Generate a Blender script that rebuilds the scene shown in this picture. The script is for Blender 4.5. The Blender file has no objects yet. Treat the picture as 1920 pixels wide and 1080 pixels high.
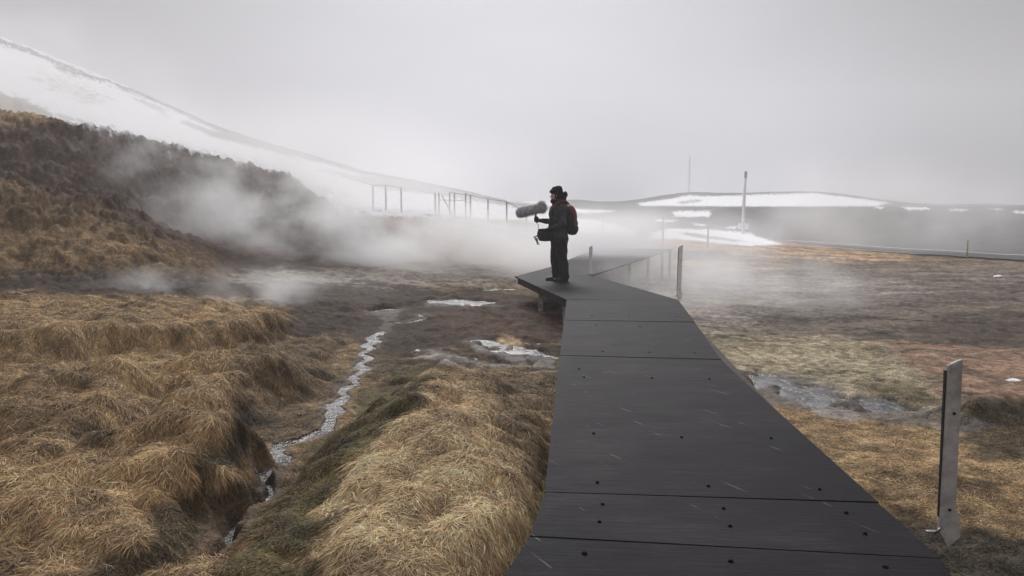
import bpy, bmesh, math, random
import numpy as np
from mathutils import Vector, Matrix, noise as mnoise

random.seed(7)
rng = np.random.default_rng(11)
SC = bpy.context.scene
COL = SC.collection
R = math.radians

# ------------------------------------------------------------------ camera
F, W0, H0 = 1507.0, 1920.0, 1080.0
CAMH, HORIZON = 1.45, 385.0
PITCH = math.atan((H0 / 2 - HORIZON) / F)
cp, sp = math.cos(PITCH), math.sin(PITCH)
cam = bpy.data.cameras.new('camera'); camo = bpy.data.objects.new('camera', cam); COL.objects.link(camo)
camo.location = (0, 0, CAMH); camo.rotation_euler = (math.pi / 2 - PITCH, 0, 0)
cam.sensor_width = 36; cam.lens = F / W0 * 36
cam.clip_start = 0.05; cam.clip_end = 3000
SC.camera = camo

# ------------------------------------------------------------------ world, sun, exposure
SUN_EL, SUN_AZ = R(38), R(-6)          # low bright spot of an overcast sky, ahead and a touch left
world = bpy.data.worlds.new('World'); SC.world = world; world.use_nodes = True
nt = world.node_tree; nt.nodes.clear()
def wn(t, **k):
    n = nt.nodes.new(t)
    for a, b in k.items(): setattr(n, a, b)
    return n
def wmath(op, a, b=None):
    n = wn('ShaderNodeMath', operation=op)
    for i, v in enumerate((a, b)):
        if v is None: continue
        if isinstance(v, (int, float)): n.inputs[i].default_value = v
        else: nt.links.new(v, n.inputs[i])
    return n.outputs[0]
wo = wn('ShaderNodeOutputWorld'); bg = wn('ShaderNodeBackground'); bg.inputs[1].default_value = 0.12
sky = wn('ShaderNodeTexSky', sky_type='NISHITA', sun_disc=False, sun_elevation=SUN_EL, sun_rotation=SUN_AZ)
sky.dust_density = 6; sky.air_density = 1.5; sky.ozone_density = 1
hs = wn('ShaderNodeHueSaturation'); hs.inputs['Saturation'].default_value = 0.15
nt.links.new(sky.outputs[0], hs.inputs['Color'])
tc = wn('ShaderNodeTexCoord')
vdot = wn('ShaderNodeVectorMath', operation='DOT_PRODUCT'); nt.links.new(tc.outputs['Generated'], vdot.inputs[0])
ge, ga = R(6), R(2)
vdot.inputs[1].default_value = (math.sin(ga) * math.cos(ge), math.cos(ga) * math.cos(ge), math.sin(ge))
ang = wmath('ARCCOSINE', wmath('MINIMUM', vdot.outputs['Value'], 0.99999))
q = wmath('DIVIDE', ang, R(22)); glow = wmath('EXPONENT', wmath('MULTIPLY', wmath('MULTIPLY', q, q), -1.0))
sep = wn('ShaderNodeSeparateXYZ'); nt.links.new(tc.outputs['Generated'], sep.inputs[0])
zen = wn('ShaderNodeMapRange', interpolation_type='SMOOTHSTEP'); nt.links.new(sep.outputs['Z'], zen.inputs[0])
zen.inputs[1].default_value = 0.30; zen.inputs[2].default_value = 0.9; zen.inputs[3].default_value = 0.0; zen.inputs[4].default_value = 1.0
SKY_BASE, SKY_GLOW, SKY_ZEN = .85, 3.8, 5.2
nz = wn('ShaderNodeTexNoise'); nz.inputs['Scale'].default_value = 2.2; nz.inputs['Detail'].default_value = 4
mp = wn('ShaderNodeMapping'); mp.inputs['Scale'].default_value = (1, 1, 2.5)
nt.links.new(tc.outputs['Generated'], mp.inputs[0]); nt.links.new(mp.outputs[0], nz.inputs['Vector'])
cl = wmath('ADD', wmath('ADD', wmath('MULTIPLY', glow, SKY_GLOW), SKY_BASE), wmath('MULTIPLY', zen.outputs[0], SKY_ZEN))
cl = wmath('MULTIPLY', cl, wmath('ADD', wmath('MULTIPLY', nz.outputs[0], 0.8), 0.60))
cc = wn('ShaderNodeCombineColor')
nt.links.new(wmath('MULTIPLY', cl, 0.985), cc.inputs[0]); nt.links.new(wmath('MULTIPLY', cl, 0.985), cc.inputs[1]); nt.links.new(wmath('MULTIPLY', cl, 1.075), cc.inputs[2])
mx = wn('ShaderNodeMix', data_type='RGBA'); mx.inputs[0].default_value = 0.92
nt.links.new(hs.outputs[0], mx.inputs[6]); nt.links.new(cc.outputs[0], mx.inputs[7])
nt.links.new(mx.outputs[2], bg.inputs[0]); nt.links.new(bg.outputs[0], wo.inputs[0])

sl = bpy.data.lights.new('sun', 'SUN'); sl.energy = 3.3; sl.angle = R(28); sl.color = (1.0, 0.985, 0.965)
so = bpy.data.objects.new('sun', sl); COL.objects.link(so)
sd = Vector((math.sin(SUN_AZ) * math.cos(SUN_EL), math.cos(SUN_AZ) * math.cos(SUN_EL), math.sin(SUN_EL)))
so.rotation_euler = sd.to_track_quat('Z', 'Y').to_euler(); so.location = sd * 60

SC.view_settings.view_transform = 'Standard'; SC.view_settings.look = 'None'
SC.view_settings.exposure = 0.13; SC.view_settings.gamma = 1.0; SC.view_settings.use_curve_mapping = False
SC.render.engine = 'CYCLES'
cy = SC.cycles
cy.use_denoising = True
try: cy.denoiser = 'OPENIMAGEDENOISE'
except Exception: pass
cy.max_bounces = 7; cy.diffuse_bounces = 3; cy.glossy_bounces = 3; cy.transmission_bounces = 4; cy.volume_bounces = 5
cy.volume_step_rate = 1.0; cy.volume_max_steps = 96
cy.caustics_reflective = False; cy.caustics_refractive = False
cy.sample_clamp_indirect = 6

# ------------------------------------------------------------------ picture measurements -> places
def ray(px, py):
    v = (H0 / 2 - py) / F
    return (px - W0 / 2) / F, cp + v * sp, -sp + v * cp
def G(px, py, z=0.0):                      # the point at height z seen there
    dx, dy, dz = ray(px, py); t = (z - CAMH) / dz
    return Vector((dx * t, dy * t, z))
def P(px, py, Y):                          # the point at distance Y seen there
    dx, dy, dz = ray(px, py); t = Y / dy
    return Vector((dx * t, Y, CAMH + dz * t))
def zat(py, Y): return P(960, py, Y).z
def project(X, Y, Z):
    d = Y * cp - (Z - CAMH) * sp; u = Y * sp + (Z - CAMH) * cp
    d = np.maximum(d, 0.3)
    return W0 / 2 + F * X / d, H0 / 2 - F * u / d

# ------------------------------------------------------------------ numpy noise
_perm = rng.permutation(512)
_g = rng.normal(size=(512, 2)); _g /= np.linalg.norm(_g, axis=1)[:, None]
def perlin(x, y, s=0):
    x = np.asarray(x, float); y = np.asarray(y, float)
    xi = np.floor(x).astype(np.int64); yi = np.floor(y).astype(np.int64); xf = x - xi; yf = y - yi
    u = xf * xf * xf * (xf * (xf * 6 - 15) + 10); v = yf * yf * yf * (yf * (yf * 6 - 15) + 10)
    def gr(i, j):
        h = _perm[(_perm[(i + s * 37) & 511] + j) & 511]
        g = _g[h]; return g
    def d(i, j):
        g = gr(xi + i, yi + j); return g[..., 0] * (xf - i) + g[..., 1] * (yf - j)
    a = d(0, 0); b = d(1, 0); c = d(0, 1); e = d(1, 1)
    return (a + u * (b - a) + v * ((c + u * (e - c)) - (a + u * (b - a)))) * 1.5
def fbm(x, y, o=4, s=0, lac=2.03, gain=0.5):
    r = 0; a = 1.0; t = 0
    for k in range(o):
        r = r + a * perlin(x, y, s + k * 3); t += a; a *= gain; x = x * lac + 17.3; y = y * lac + 5.1
    return r / t
def sstep(a, b, x):
    t = np.clip((x - a) / (b - a), 0, 1); return t * t * (3 - 2 * t)
def seg_dist(x, y, pts):                   # distance to a polyline, and the parameter along it (0..n-1)
    best = np.full(np.shape(x), 1e9); par = np.zeros(np.shape(x))
    for i in range(len(pts) - 1):
        ax, ay = pts[i][0], pts[i][1]; bx, by = pts[i + 1][0], pts[i + 1][1]
        dx, dy = bx - ax, by - ay; L = dx * dx + dy * dy + 1e-12
        t = np.clip(((x - ax) * dx + (y - ay) * dy) / L, 0, 1)
        d = np.hypot(x - ax - t * dx, y - ay - t * dy)
        m = d < best; best = np.where(m, d, best); par = np.where(m, i + t, par)
    return best, par
def inside(x, y, pts):
    r = np.zeros(np.shape(x), bool); n = len(pts)
    for i in range(n):
        x1, y1 = pts[i][0], pts[i][1]; x2, y2 = pts[(i + 1) % n][0], pts[(i + 1) % n][1]
        if y1 == y2: continue
        c = ((y1 > y) != (y2 > y)) & (x < (x2 - x1) * (y - y1) / (y2 - y1) + x1); r ^= c
    return r
def sdf(x, y, pts):                        # positive inside
    d, _ = seg_dist(x, y, list(pts) + [pts[0]])
    return np.where(inside(x, y, pts), d, -d)

# ------------------------------------------------------------------ object helpers
def link(name, me, mat=None, parent=None):
    o = bpy.data.objects.new(name, me); COL.objects.link(o)
    if mat is not None:
        for m in (mat if isinstance(mat, (list, tuple)) else [mat]): me.materials.append(m)
    if parent is not None: o.parent = parent
    return o
def empty(name, loc=(0, 0, 0), rz=0.0):
    o = bpy.data.objects.new(name, None); COL.objects.link(o); o.location = loc; o.rotation_euler = (0, 0, rz)
    o.empty_display_size = 0.1
    return o
def tag(o, label=None, cat=None, group=None, kind=None):
    if label: o['label'] = label
    if cat: o['category'] = cat
    if group: o['group'] = group
    if kind: o['kind'] = kind
    return o
def mesh_np(name, V, quads, smooth=True):
    V = np.asarray(V, np.float32); quads = np.asarray(quads, np.int32)
    me = bpy.data.meshes.new(name); me.vertices.add(len(V)); me.vertices.foreach_set('co', V.ravel())
    n = quads.shape[1]
    me.loops.add(quads.size); me.loops.foreach_set('vertex_index', quads.ravel())
    me.polygons.add(len(quads)); me.polygons.foreach_set('loop_start', np.arange(0, quads.size, n, dtype=np.int32))
    try: me.polygons.foreach_set('loop_total', np.full(len(quads), n, np.int32))
    except Exception: pass
    me.polygons.foreach_set('use_smooth', np.full(len(quads), smooth))
    me.update(calc_edges=True); return me
def attr(me, name, arr):
    arr = np.asarray(arr, np.float32)
    if arr.ndim == 2:
        a = me.attributes.new(name, 'FLOAT_COLOR', 'POINT')
        if arr.shape[1] == 3: arr = np.concatenate([arr, np.ones((len(arr), 1), np.float32)], 1)
        a.data.foreach_set('color', arr.ravel())
    else:
        a = me.attributes.new(name, 'FLOAT', 'POINT'); a.data.foreach_set('value', arr)
def bm_mesh(name, bm, smooth=False):
    me = bpy.data.meshes.new(name); bm.normal_update(); bm.to_mesh(me); bm.free()
    if smooth: me.polygons.foreach_set('use_smooth', [True] * len(me.polygons))
    return me
def add_box(bm, c, s, rot=None, bevel=0.0):
    r = bmesh.ops.create_cube(bm, size=1.0); vs = r['verts']
    bmesh.ops.scale(bm, vec=s, verts=vs)
    if bevel: 
        es = list({e for v in vs for e in v.link_edges})
        g = bmesh.ops.bevel(bm, geom=es, offset=bevel, segments=2, affect='EDGES', profile=0.6)
        vs = list({v for f in g['faces'] for v in f.verts} | {v for v in vs if v.is_valid})
    if rot is not None: bmesh.ops.rotate(bm, cent=(0, 0, 0), matrix=rot, verts=vs)
    bmesh.ops.translate(bm, vec=c, verts=vs)
def add_prism(bm, top, thick):             # plan polygon (points with z) extruded downward
    n = len(top); a = [bm.verts.new(p) for p in top]; b = [bm.verts.new((p[0], p[1], p[2] - thick)) for p in top]
    bm.faces.new(a); bm.faces.new(b[::-1])
    for i in range(n): bm.faces.new((a[i], b[i], b[(i + 1) % n], a[(i + 1) % n]))
def add_tube(bm, pts, rad, seg=8, cap=True):
    pts = [Vector(p) for p in pts]; n = len(pts); rings = []
    rads = rad if isinstance(rad, (list, tuple)) else [rad] * n
    up = Vector((0.13, 0.21, 1))
    for i, p in enumerate(pts):
        t = (pts[min(i + 1, n - 1)] - pts[max(i - 1, 0)]).normalized()
        if abs(t.dot(up.normalized())) > 0.97: up = Vector((1, 0.2, 0.1))
        s = t.cross(up).normalized(); u = s.cross(t).normalized()
        rings.append([bm.verts.new(p + (s * math.cos(2 * math.pi * k / seg) + u * math.sin(2 * math.pi * k / seg)) * rads[i]) for k in range(seg)])
    for a, b in zip(rings[:-1], rings[1:]):
        for k in range(seg): bm.faces.new((a[k], a[(k + 1) % seg], b[(k + 1) % seg], b[k]))
    if cap:
        bm.faces.new(rings[0][::-1]); bm.faces.new(rings[-1])

# ------------------------------------------------------------------ materials
def new_mat(name):
    m = bpy.data.materials.new(name); m.use_nodes = True
    return m, m.node_tree, m.node_tree.nodes['Principled BSDF']
class NB:
    def __init__(s, t): s.t = t
    def n(s, ty, **k):
        n = s.t.nodes.new(ty)
        for a, b in k.items(): setattr(n, a, b)
        return n
    def put(s, sock, v):
        if v is None: return
        if hasattr(v, 'links') or hasattr(v, 'is_linked'): s.t.links.new(v, sock)
        else: sock.default_value = v
    def math(s, op, a, b=None, c=None, clamp=False):
        n = s.n('ShaderNodeMath', operation=op); n.use_clamp = clamp
        s.put(n.inputs[0], a); s.put(n.inputs[1], b); s.put(n.inputs[2], c); return n.outputs[0]
    def noise(s, vec, scale, detail=3, rough=0.5, out=0):
        n = s.n('ShaderNodeTexNoise'); s.put(n.inputs['Vector'], vec); n.inputs['Scale'].default_value = scale
        n.inputs['Detail'].default_value = detail; n.inputs['Roughness'].default_value = rough; return n.outputs[out]
    def map(s, vec, scale=(1, 1, 1), rot=(0, 0, 0), loc=(0, 0, 0)):
        n = s.n('ShaderNodeMapping'); s.put(n.inputs[0], vec); n.inputs['Scale'].default_value = scale
        n.inputs['Rotation'].default_value = rot; n.inputs['Location'].default_value = loc; return n.outputs[0]
    def rng(s, v, a, b, c=0.0, d=1.0, smooth=True):
        n = s.n('ShaderNodeMapRange', interpolation_type='SMOOTHSTEP' if smooth else 'LINEAR'); s.put(n.inputs[0], v)
        for i, q in enumerate((a, b, c, d)): n.inputs[i + 1].default_value = q
        return n.outputs[0]
    def mix(s, f, a, b, mode='MIX'):
        n = s.n('ShaderNodeMix', data_type='RGBA', blend_type=mode); s.put(n.inputs[0], f); s.put(n.inputs[6], a); s.put(n.inputs[7], b); return n.outputs[2]
    def bump(s, h, dist=0.01, strength=1.0, normal=None):
        n = s.n('ShaderNodeBump'); s.put(n.inputs['Height'], h); n.inputs['Distance'].default_value = dist; n.inputs['Strength'].default_value = strength
        if normal is not None: s.put(n.inputs['Normal'], normal)
        return n.outputs[0]
    def obj(s): return s.n('ShaderNodeTexCoord').outputs['Object']
    def pos(s): return s.n('ShaderNodeNewGeometry').outputs['Position']
    def attr(s, name, which='Color'): return s.n('ShaderNodeAttribute', attribute_name=name).outputs[which]
def C4(c): return (c[0], c[1], c[2], 1.0)

def mat_ground():
    m, t, b = new_mat('ground_soil'); B = NB(t); p = B.pos()
    col = B.attr('albedo'); wet = B.attr('wet', 'Fac'); gr = B.attr('grain', 'Fac')
    n1 = B.noise(p, 9, 5, 0.65); n2 = B.noise(p, 55, 4, 0.6); n3 = B.noise(p, 1.3, 4, 0.6)
    v = B.math('MULTIPLY', B.rng(n1, 0.28, 0.72, 0.55, 1.45), B.rng(n2, 0.3, 0.7, 0.62, 1.38))
    v = B.math('MULTIPLY', v, B.rng(n3, 0.3, 0.7, 0.78, 1.22))
    v = B.math('ADD', B.math('MULTIPLY', B.math('SUBTRACT', v, 1.0), gr), 1.0)
    cc = B.n('ShaderNodeVectorMath', operation='SCALE'); B.put(cc.inputs[0], col); B.put(cc.inputs['Scale'], v)
    B.put(b.inputs['Base Color'], cc.outputs[0])
    B.put(b.inputs['Roughness'], B.rng(wet, 0, 1, 0.95, 0.28, False))
    B.put(b.inputs['Specular IOR Level'], B.rng(wet, 0, 1, 0.12, 0.5, False))
    h = B.math('ADD', B.math('MULTIPLY', n1, 1.0), B.math('MULTIPLY', n2, 0.5))
    b.inputs['Normal'].default_value = (0, 0, 0)
    B.put(b.inputs['Normal'], B.bump(B.math('MULTIPLY', h, gr), 0.06, 0.9))
    return m
def mat_grass():
    m, t, b = new_mat('dry_grass'); B = NB(t)
    col = B.attr('albedo'); B.put(b.inputs['Base Color'], col)
    b.inputs['Roughness'].default_value = 0.75; b.inputs['Specular IOR Level'].default_value = 0.2
    tr = B.n('ShaderNodeBsdfTranslucent'); B.put(tr.inputs[0], col)
    ms = B.n('ShaderNodeMixShader'); ms.inputs[0].default_value = 0.18
    t.links.new(b.outputs[0], ms.inputs[1]); t.links.new(tr.outputs[0], ms.inputs[2])
    t.links.new(ms.outputs[0], t.nodes['Material Output'].inputs[0])
    return m
def mat_water(name, base, rough, bs, dist, foam_glint=0.0):
    m, t, b = new_mat(name); B = NB(t); p = B.pos()
    b.inputs['IOR'].default_value = 1.33; b.inputs['Specular IOR Level'].default_value = 0.5
    n = B.noise(p, bs, 4, 0.6); n2 = B.noise(p, bs * 0.35, 3)
    c = B.mix(B.rng(n2, 0.4, 0.62), C4(base), C4([min(1, c * 2.2) for c in base]))
    if foam_glint: c = B.mix(B.math('MULTIPLY', B.math('MULTIPLY', B.rng(n, 0.40, 0.64), B.rng(n2, 0.38, 0.56)), foam_glint), c, (.62, .63, .65, 1))  # riffle foam plus sky reflection, put into the water colour
    B.put(b.inputs['Base Color'], c)
    B.put(b.inputs['Roughness'], B.rng(n2, 0.3, 0.7, rough, rough + 0.12))
    B.put(b.inputs['Normal'], B.bump(B.math('ADD', n, n2), dist, 1.0))
    return m
def mat_deck():
    m, t, b = new_mat('deck_board'); B = NB(t); p = B.pos(); oi = B.n('ShaderNodeObjectInfo').outputs['Random']
    pr = B.map(p, rot=(0, 0, R(4)))
    g1 = B.noise(B.map(pr, (1.1, 26, 1)), 2.2, 6, 0.65)          # grain across the walk
    g2 = B.noise(B.map(pr, (3, 120, 1)), 2.0, 3, 0.6)
    bl = B.noise(B.map(p, (.8, 1.5, 1)), 1.1, 6, 0.65)
    ps = B.map(p, (1.0, 1.0, 1.0), (0, 0, R(62)))
    vn = B.n('ShaderNodeTexVoronoi', feature='F1'); B.put(vn.inputs['Vector'], B.map(ps, (0.55, 17, 1))); vn.inputs['Scale'].default_value = 1.6; vn.inputs['Randomness'].default_value = 1.0
    sc = B.math('MULTIPLY', B.rng(vn.outputs['Distance'], 0.05, 0.14, 1.0, 0.0), B.rng(B.noise(p, 5.3, 3), 0.48, 0.60))
    dust = B.math('MULTIPLY', B.rng(bl, 0.42, 0.72), B.rng(g2, 0.35, 0.65))
    c = B.mix(B.rng(g1, 0.32, 0.68), (0.0022, 0.0019, 0.0027, 1), (0.0150, 0.0128, 0.0168, 1))
    c = B.mix(B.math('MULTIPLY', dust, 0.75), c, (0.046, 0.040, 0.043, 1))
    c = B.mix(B.math('MULTIPLY', sc, 0.8), c, (0.15, 0.145, 0.15, 1))
    n = B.n('ShaderNodeVectorMath', operation='SCALE'); B.put(n.inputs[0], c); B.put(n.inputs['Scale'], B.rng(oi, 0, 1, 0.85, 1.15, False))
    B.put(b.inputs['Base Color'], n.outputs[0])
    B.put(b.inputs['Roughness'], B.math('ADD', B.rng(g1, 0.3, 0.7, 0.50, 0.72), B.math('MULTIPLY', bl, 0.1)))
    b.inputs['Specular IOR Level'].default_value = 0.05
    B.put(b.inputs['Normal'], B.bump(B.math('ADD', g1, B.math('MULTIPLY', g2, 0.5)), 0.004, 1.0))
    return m
def simple(name, c, rough=0.7, metal=0.0, var=0.25, scale=12.0, c2=None, bump=0.003, spec=0.4):
    m, t, b = new_mat(name); B = NB(t); p = B.obj(); n = B.noise(p, scale, 5, 0.6); n2 = B.noise(p, scale * 5, 3)
    lo = [x * (1 - var) for x in c]; hi = [min(1, x * (1 + var)) for x in c]
    col = B.mix(B.rng(n, 0.3, 0.7), C4(lo), C4(hi))
    if c2 is not None: col = B.mix(B.rng(B.noise(p, scale * 0.45, 4, 0.65), 0.56, 0.66), col, C4(c2))
    B.put(b.inputs['Base Color'], col); b.inputs['Roughness'].default_value = rough; b.inputs['Metallic'].default_value = metal
    b.inputs['Specular IOR Level'].default_value = spec
    B.put(b.inputs['Normal'], B.bump(B.math('ADD', n, B.math('MULTIPLY', n2, 0.4)), bump, 0.7))
    return m
M = dict(ground=mat_ground(), grass=mat_grass(), deck=mat_deck(),
         stream=mat_water('stream_water', (0.03, 0.028, 0.027), 0.04, 15, 0.04, .32),
         pool=mat_water('shallow_water', (0.055, 0.054, 0.053), 0.07, 11, 0.03, .04),
         bolt=simple('black_bolt', (0.003, 0.003, 0.003), 0.9, 0.0, spec=.03),
         beam=simple('dark_timber', (0.035, 0.028, 0.022), 0.9, var=0.4),
         stake=simple('weathered_stake', (0.36, 0.345, 0.33), 0.75, var=0.3, scale=10, c2=(0.20, 0.12, 0.07)),
         hazestake=simple('haze_paled_stake', (0.80, 0.78, 0.76), 0.75, var=0.08, scale=9, c2=(0.45, 0.38, 0.32)),  # stake material lightened in its colour to stand in for haze on far boards
         darkside=simple('black_edge_strip', (0.012, 0.012, 0.013), 0.5),
         steel=simple('dull_steel', (0.20, 0.20, 0.20), 0.45, 1.0),
         timber=simple('grey_timber', (0.33, 0.315, 0.30), 0.85, var=0.3),
         palepole=simple('galvanised_pole', (0.72, 0.72, 0.73), 0.55, 0.0, var=0.1),
         yellow=simple('yellow_marker', (0.45, 0.33, 0.10), 0.6),
         asphalt=simple('asphalt', (0.05, 0.05, 0.053), 0.85, scale=3),
         line=simple('white_road_paint', (0.75, 0.75, 0.74), 0.7, var=0.1),
         snow=simple('old_snow', (0.80, 0.80, 0.82), 0.8, var=0.06, bump=0.02),
         rock=simple('dark_rock', (0.05, 0.046, 0.043), 0.9, var=0.4, scale=3, bump=0.03))

# ------------------------------------------------------------------ ground heights
def p_(py): return ('p', py)
ROWS = [  # distance, [(px, height or picture row)]
 (0.5, [(-300, -.22), (600, -.25), (1000, -.25), (2200, -.42)]),
 (3.0, [(-300, -.12), (0, -.14), (400, -.2), (700, -.2), (1000, -.18), (1300, -.34), (2200, -.42)]),
 (5.0, [(-300, -.08), (0, -.1), (200, -.16), (400, -.24), (560, -.34), (720, -.17), (850, -.12), (1000, -.18), (1150, -.3), (1400, -.4), (2200, -.42)]),
 (7.5, [(-300, -.04), (0, -.08), (200, -.13), (400, -.22), (560, -.36), (700, -.34), (850, -.22), (1000, -.27), (1150, -.36), (1400, -.5), (1700, -.5), (2200, -.45)]),
 (9.5, [(-300, -.02), (0, -.05), (200, -.1), (400, -.2), (560, -.38), (700, -.44), (850, -.38), (1000, -.38), (1300, -.5), (1500, -.56), (2200, -.5)]),
 (12, [(-300, -.02), (0, -.05), (200, -.12), (400, -.22), (560, -.38), (700, -.46), (900, -.46), (1100, -.5), (1300, -.6), (1500, -.65), (2200, -.6)]),
 (14.5, [(-300, .3), (0, .16), (200, .06), (400, -.2), (560, -.36), (700, -.46), (900, -.48), (1100, -.55), (1300, -.66), (1500, -.72), (2200, -.68)]),
 (19, [(-300, 2.7), (0, p_(345)), (130, p_(378)), (250, p_(418)), (330, p_(455)), (400, p_(490)), (440, p_(517)), (520, -.3), (700, -.45), (900, -.5), (1100, -.6), (1300, -.8), (1500, -.88), (2200, -.85)]),
 (23, [(-300, 2.8), (0, 2.0), (200, 1.45), (330, .7), (430, .3), (560, .02), (700, -.3), (900, -.45), (1100, -.75), (1300, -.92), (1500, -.98), (2200, -.95)]),
 (30, [(-300, p_(165)), (0, p_(216)), (60, p_(221)), (120, p_(236)), (200, p_(250)), (260, p_(264)), (330, p_(280)), (400, p_(301)), (470, p_(320)), (525, p_(324)), (560, p_(346)), (610, p_(385)), (680, p_(430)), (760, p_(452)), (850, -.25), (1000, -.5), (1100, -.85), (1300, -1.0), (1500, -1.08), (2200, -1.05)]),
 (37, [(-300, 5), (0, 4), (200, 3.2), (400, 2.2), (550, 1.4), (700, .35), (850, 0.0), (930, -.3), (1000, -.45), (1080, -.75), (1150, -.8), (1230, -.65), (1300, p_(475)), (1400, p_(478)), (1500, p_(484)), (1700, p_(492)), (1920, p_(500)), (2200, p_(505))]),
 (45, [(-300, 9), (0, p_(184)), (50, p_(198)), (110, p_(224)), (200, 4.6), (400, 2.6), (550, 1.4), (700, p_(401)), (784, p_(405)), (850, p_(410)), (920, p_(420)), (1000, p_(438)), (1080, p_(446)), (1180, p_(449)), (1300, p_(457)), (1400, p_(456)), (1500, p_(464)), (1600, p_(472)), (1700, p_(478)), (1920, p_(489)), (2200, p_(498))]),
 (58, [(-300, 11), (0, 7), (200, 4.5), (400, 2.8), (550, 2.0), (700, p_(392)), (850, p_(396)), (1000, p_(418)), (1080, p_(436)), (1200, p_(440)), (1330, p_(447)), (1420, p_(450)), (1500, p_(460)), (1700, p_(469)), (1920, p_(474)), (2200, p_(478))]),
 (75, [(-300, p_(110)), (0, p_(175)), (100, p_(202)), (200, p_(228)), (400, p_(300)), (550, p_(345)), (700, p_(370)), (850, p_(384)), (1000, p_(402)), (1100, p_(416)), (1250, p_(428)), (1400, p_(434)), (1500, p_(446)), (1700, p_(448)), (2200, p_(452))]),
 (95, [(-300, p_(40)), (0, p_(140)), (200, p_(203)), (400, p_(275)), (550, p_(322)), (700, p_(352)), (850, p_(375)), (1000, p_(393)), (1100, p_(405)), (1250, p_(411)), (1400, p_(412)), (1700, p_(418)), (2200, p_(420))]),
 (130, [(-300, p_(-40)), (0, p_(95)), (200, p_(168)), (400, p_(248)), (550, p_(296)), (700, p_(334)), (850, p_(362)), (960, p_(382)), (1080, p_(390)), (1200, p_(388)), (1500, p_(389.5)), (1700, p_(388)), (1920, p_(386)), (2200, p_(386))]),
 (155, [(-300, p_(-70)), (0, p_(75)), (60, p_(95)), (190, p_(147)), (330, p_(205)), (420, p_(244)), (520, p_(275)), (600, p_(296)), (680, p_(321)), (780, p_(339)), (870, p_(357)), (950, p_(376)), (1080, p_(388)), (1200, p_(389.5)), (1500, p_(391)), (1920, p_(389)), (2200, p_(389))]),
 (200, [(-300, 32), (0, 24), (200, 18), (400, 11), (700, 5), (900, 2.6), (1000, p_(384)), (1100, p_(385)), (1200, p_(382)), (1290, p_(376)), (1400, p_(375)), (1530, p_(374)), (1600, p_(379)), (1700, p_(386)), (2200, p_(389))]),
 (240, [(-300, 28), (0, 20), (400, 9), (700, 4), (950, 2.4), (1050, p_(377)), (1085, p_(373)), (1110, p_(378)), (1150, p_(378)), (1200, p_(374)), (1240, p_(367)), (1290, p_(360)), (1400, p_(362)), (1440, p_(360)), (1530, p_(359)), (1600, p_(366)), (1660, p_(376)), (1720, p_(381)), (1760, p_(384)), (1850, p_(382)), (1920, p_(385)), (2200, p_(384))]),
 (330, [(-300, 20), (0, 14), (700, 3), (1000, 1.6), (1400, 1.5), (2200, 1.5)]),
 (430, [(-300, 12), (0, 8), (700, 2), (2200, 1.2)]),
]
PXG = np.linspace(-300, 2200, 626)
def row_z(Y, lst):
    xs = [a for a, b in lst]; zs = [zat(b[1], Y) if isinstance(b, tuple) else b for a, b in lst]
    z = np.interp(PXG, xs, zs); k = np.exp(-0.5 * (np.arange(-9, 10) / 3.0) ** 2); k /= k.sum()
    return np.convolve(np.pad(z, 9, mode='edge'), k, 'valid')
ZT = np.stack([row_z(Y, l) for Y, l in ROWS]); YR = np.array([r[0] for r in ROWS]); LR = np.log(YR)
SL = np.zeros_like(ZT)                      # monotone slopes along log distance
dl = np.diff(LR)[:, None]; ds = np.diff(ZT, axis=0) / dl
s0, s1 = ds[:-1], ds[1:]
SL[1:-1] = np.where(s0 * s1 > 0, 2 * s0 * s1 / np.where(np.abs(s0 + s1) < 1e-9, 1, s0 + s1), 0); SL[0] = ds[0]; SL[-1] = ds[-1]
def table_z(X, Y):
    Yc = np.maximum(Y, 0.6); L = np.log(np.clip(Yc, YR[0], YR[-1]))
    z = np.full(np.shape(X), -0.3)
    i = np.clip(np.searchsorted(LR, L) - 1, 0, len(LR) - 2); h = LR[i + 1] - LR[i]; t = (L - LR[i]) / h
    for it in range(2):
        px, _ = project(X, Yc, z); u = np.clip((px + 300) / 4.0, 0, len(PXG) - 1.001); j = u.astype(int); w = u - j
        def S(A, r): return A[r, j] * (1 - w) + A[r, j + 1] * w
        z0, z1, m0, m1 = S(ZT, i), S(ZT, i + 1), S(SL, i) * h, S(SL, i + 1) * h
        z = z0 * (2 * t**3 - 3 * t**2 + 1) + m0 * (t**3 - 2 * t**2 + t) + z1 * (-2 * t**3 + 3 * t**2) + m1 * (t**3 - t**2)
    return z

# ---- boardwalk plan (measured on its own plane, z = 0)
def g2(px, py, z=0.0): return G(px, py, z)
SEAMS = [((905, 1135), (1850, 1180)), ((990, 1005), (1768, 1047)), ((1020, 922), (1650, 942)), ((1049, 666), (1352, 674)), ((1057, 600), (1304, 604)), ((1062, 562), (1272, 562))]
DECKPOLY = [g2(*s[0]) for s in SEAMS] + [g2(965, 518), g2(1030, 501), g2(1125, 463), g2(1262, 467), g2(1186, 491), g2(1110, 516)] + [g2(*s[1]) for s in SEAMS[::-1]]
DK = [(p.x, p.y) for p in DECKPOLY]

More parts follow.
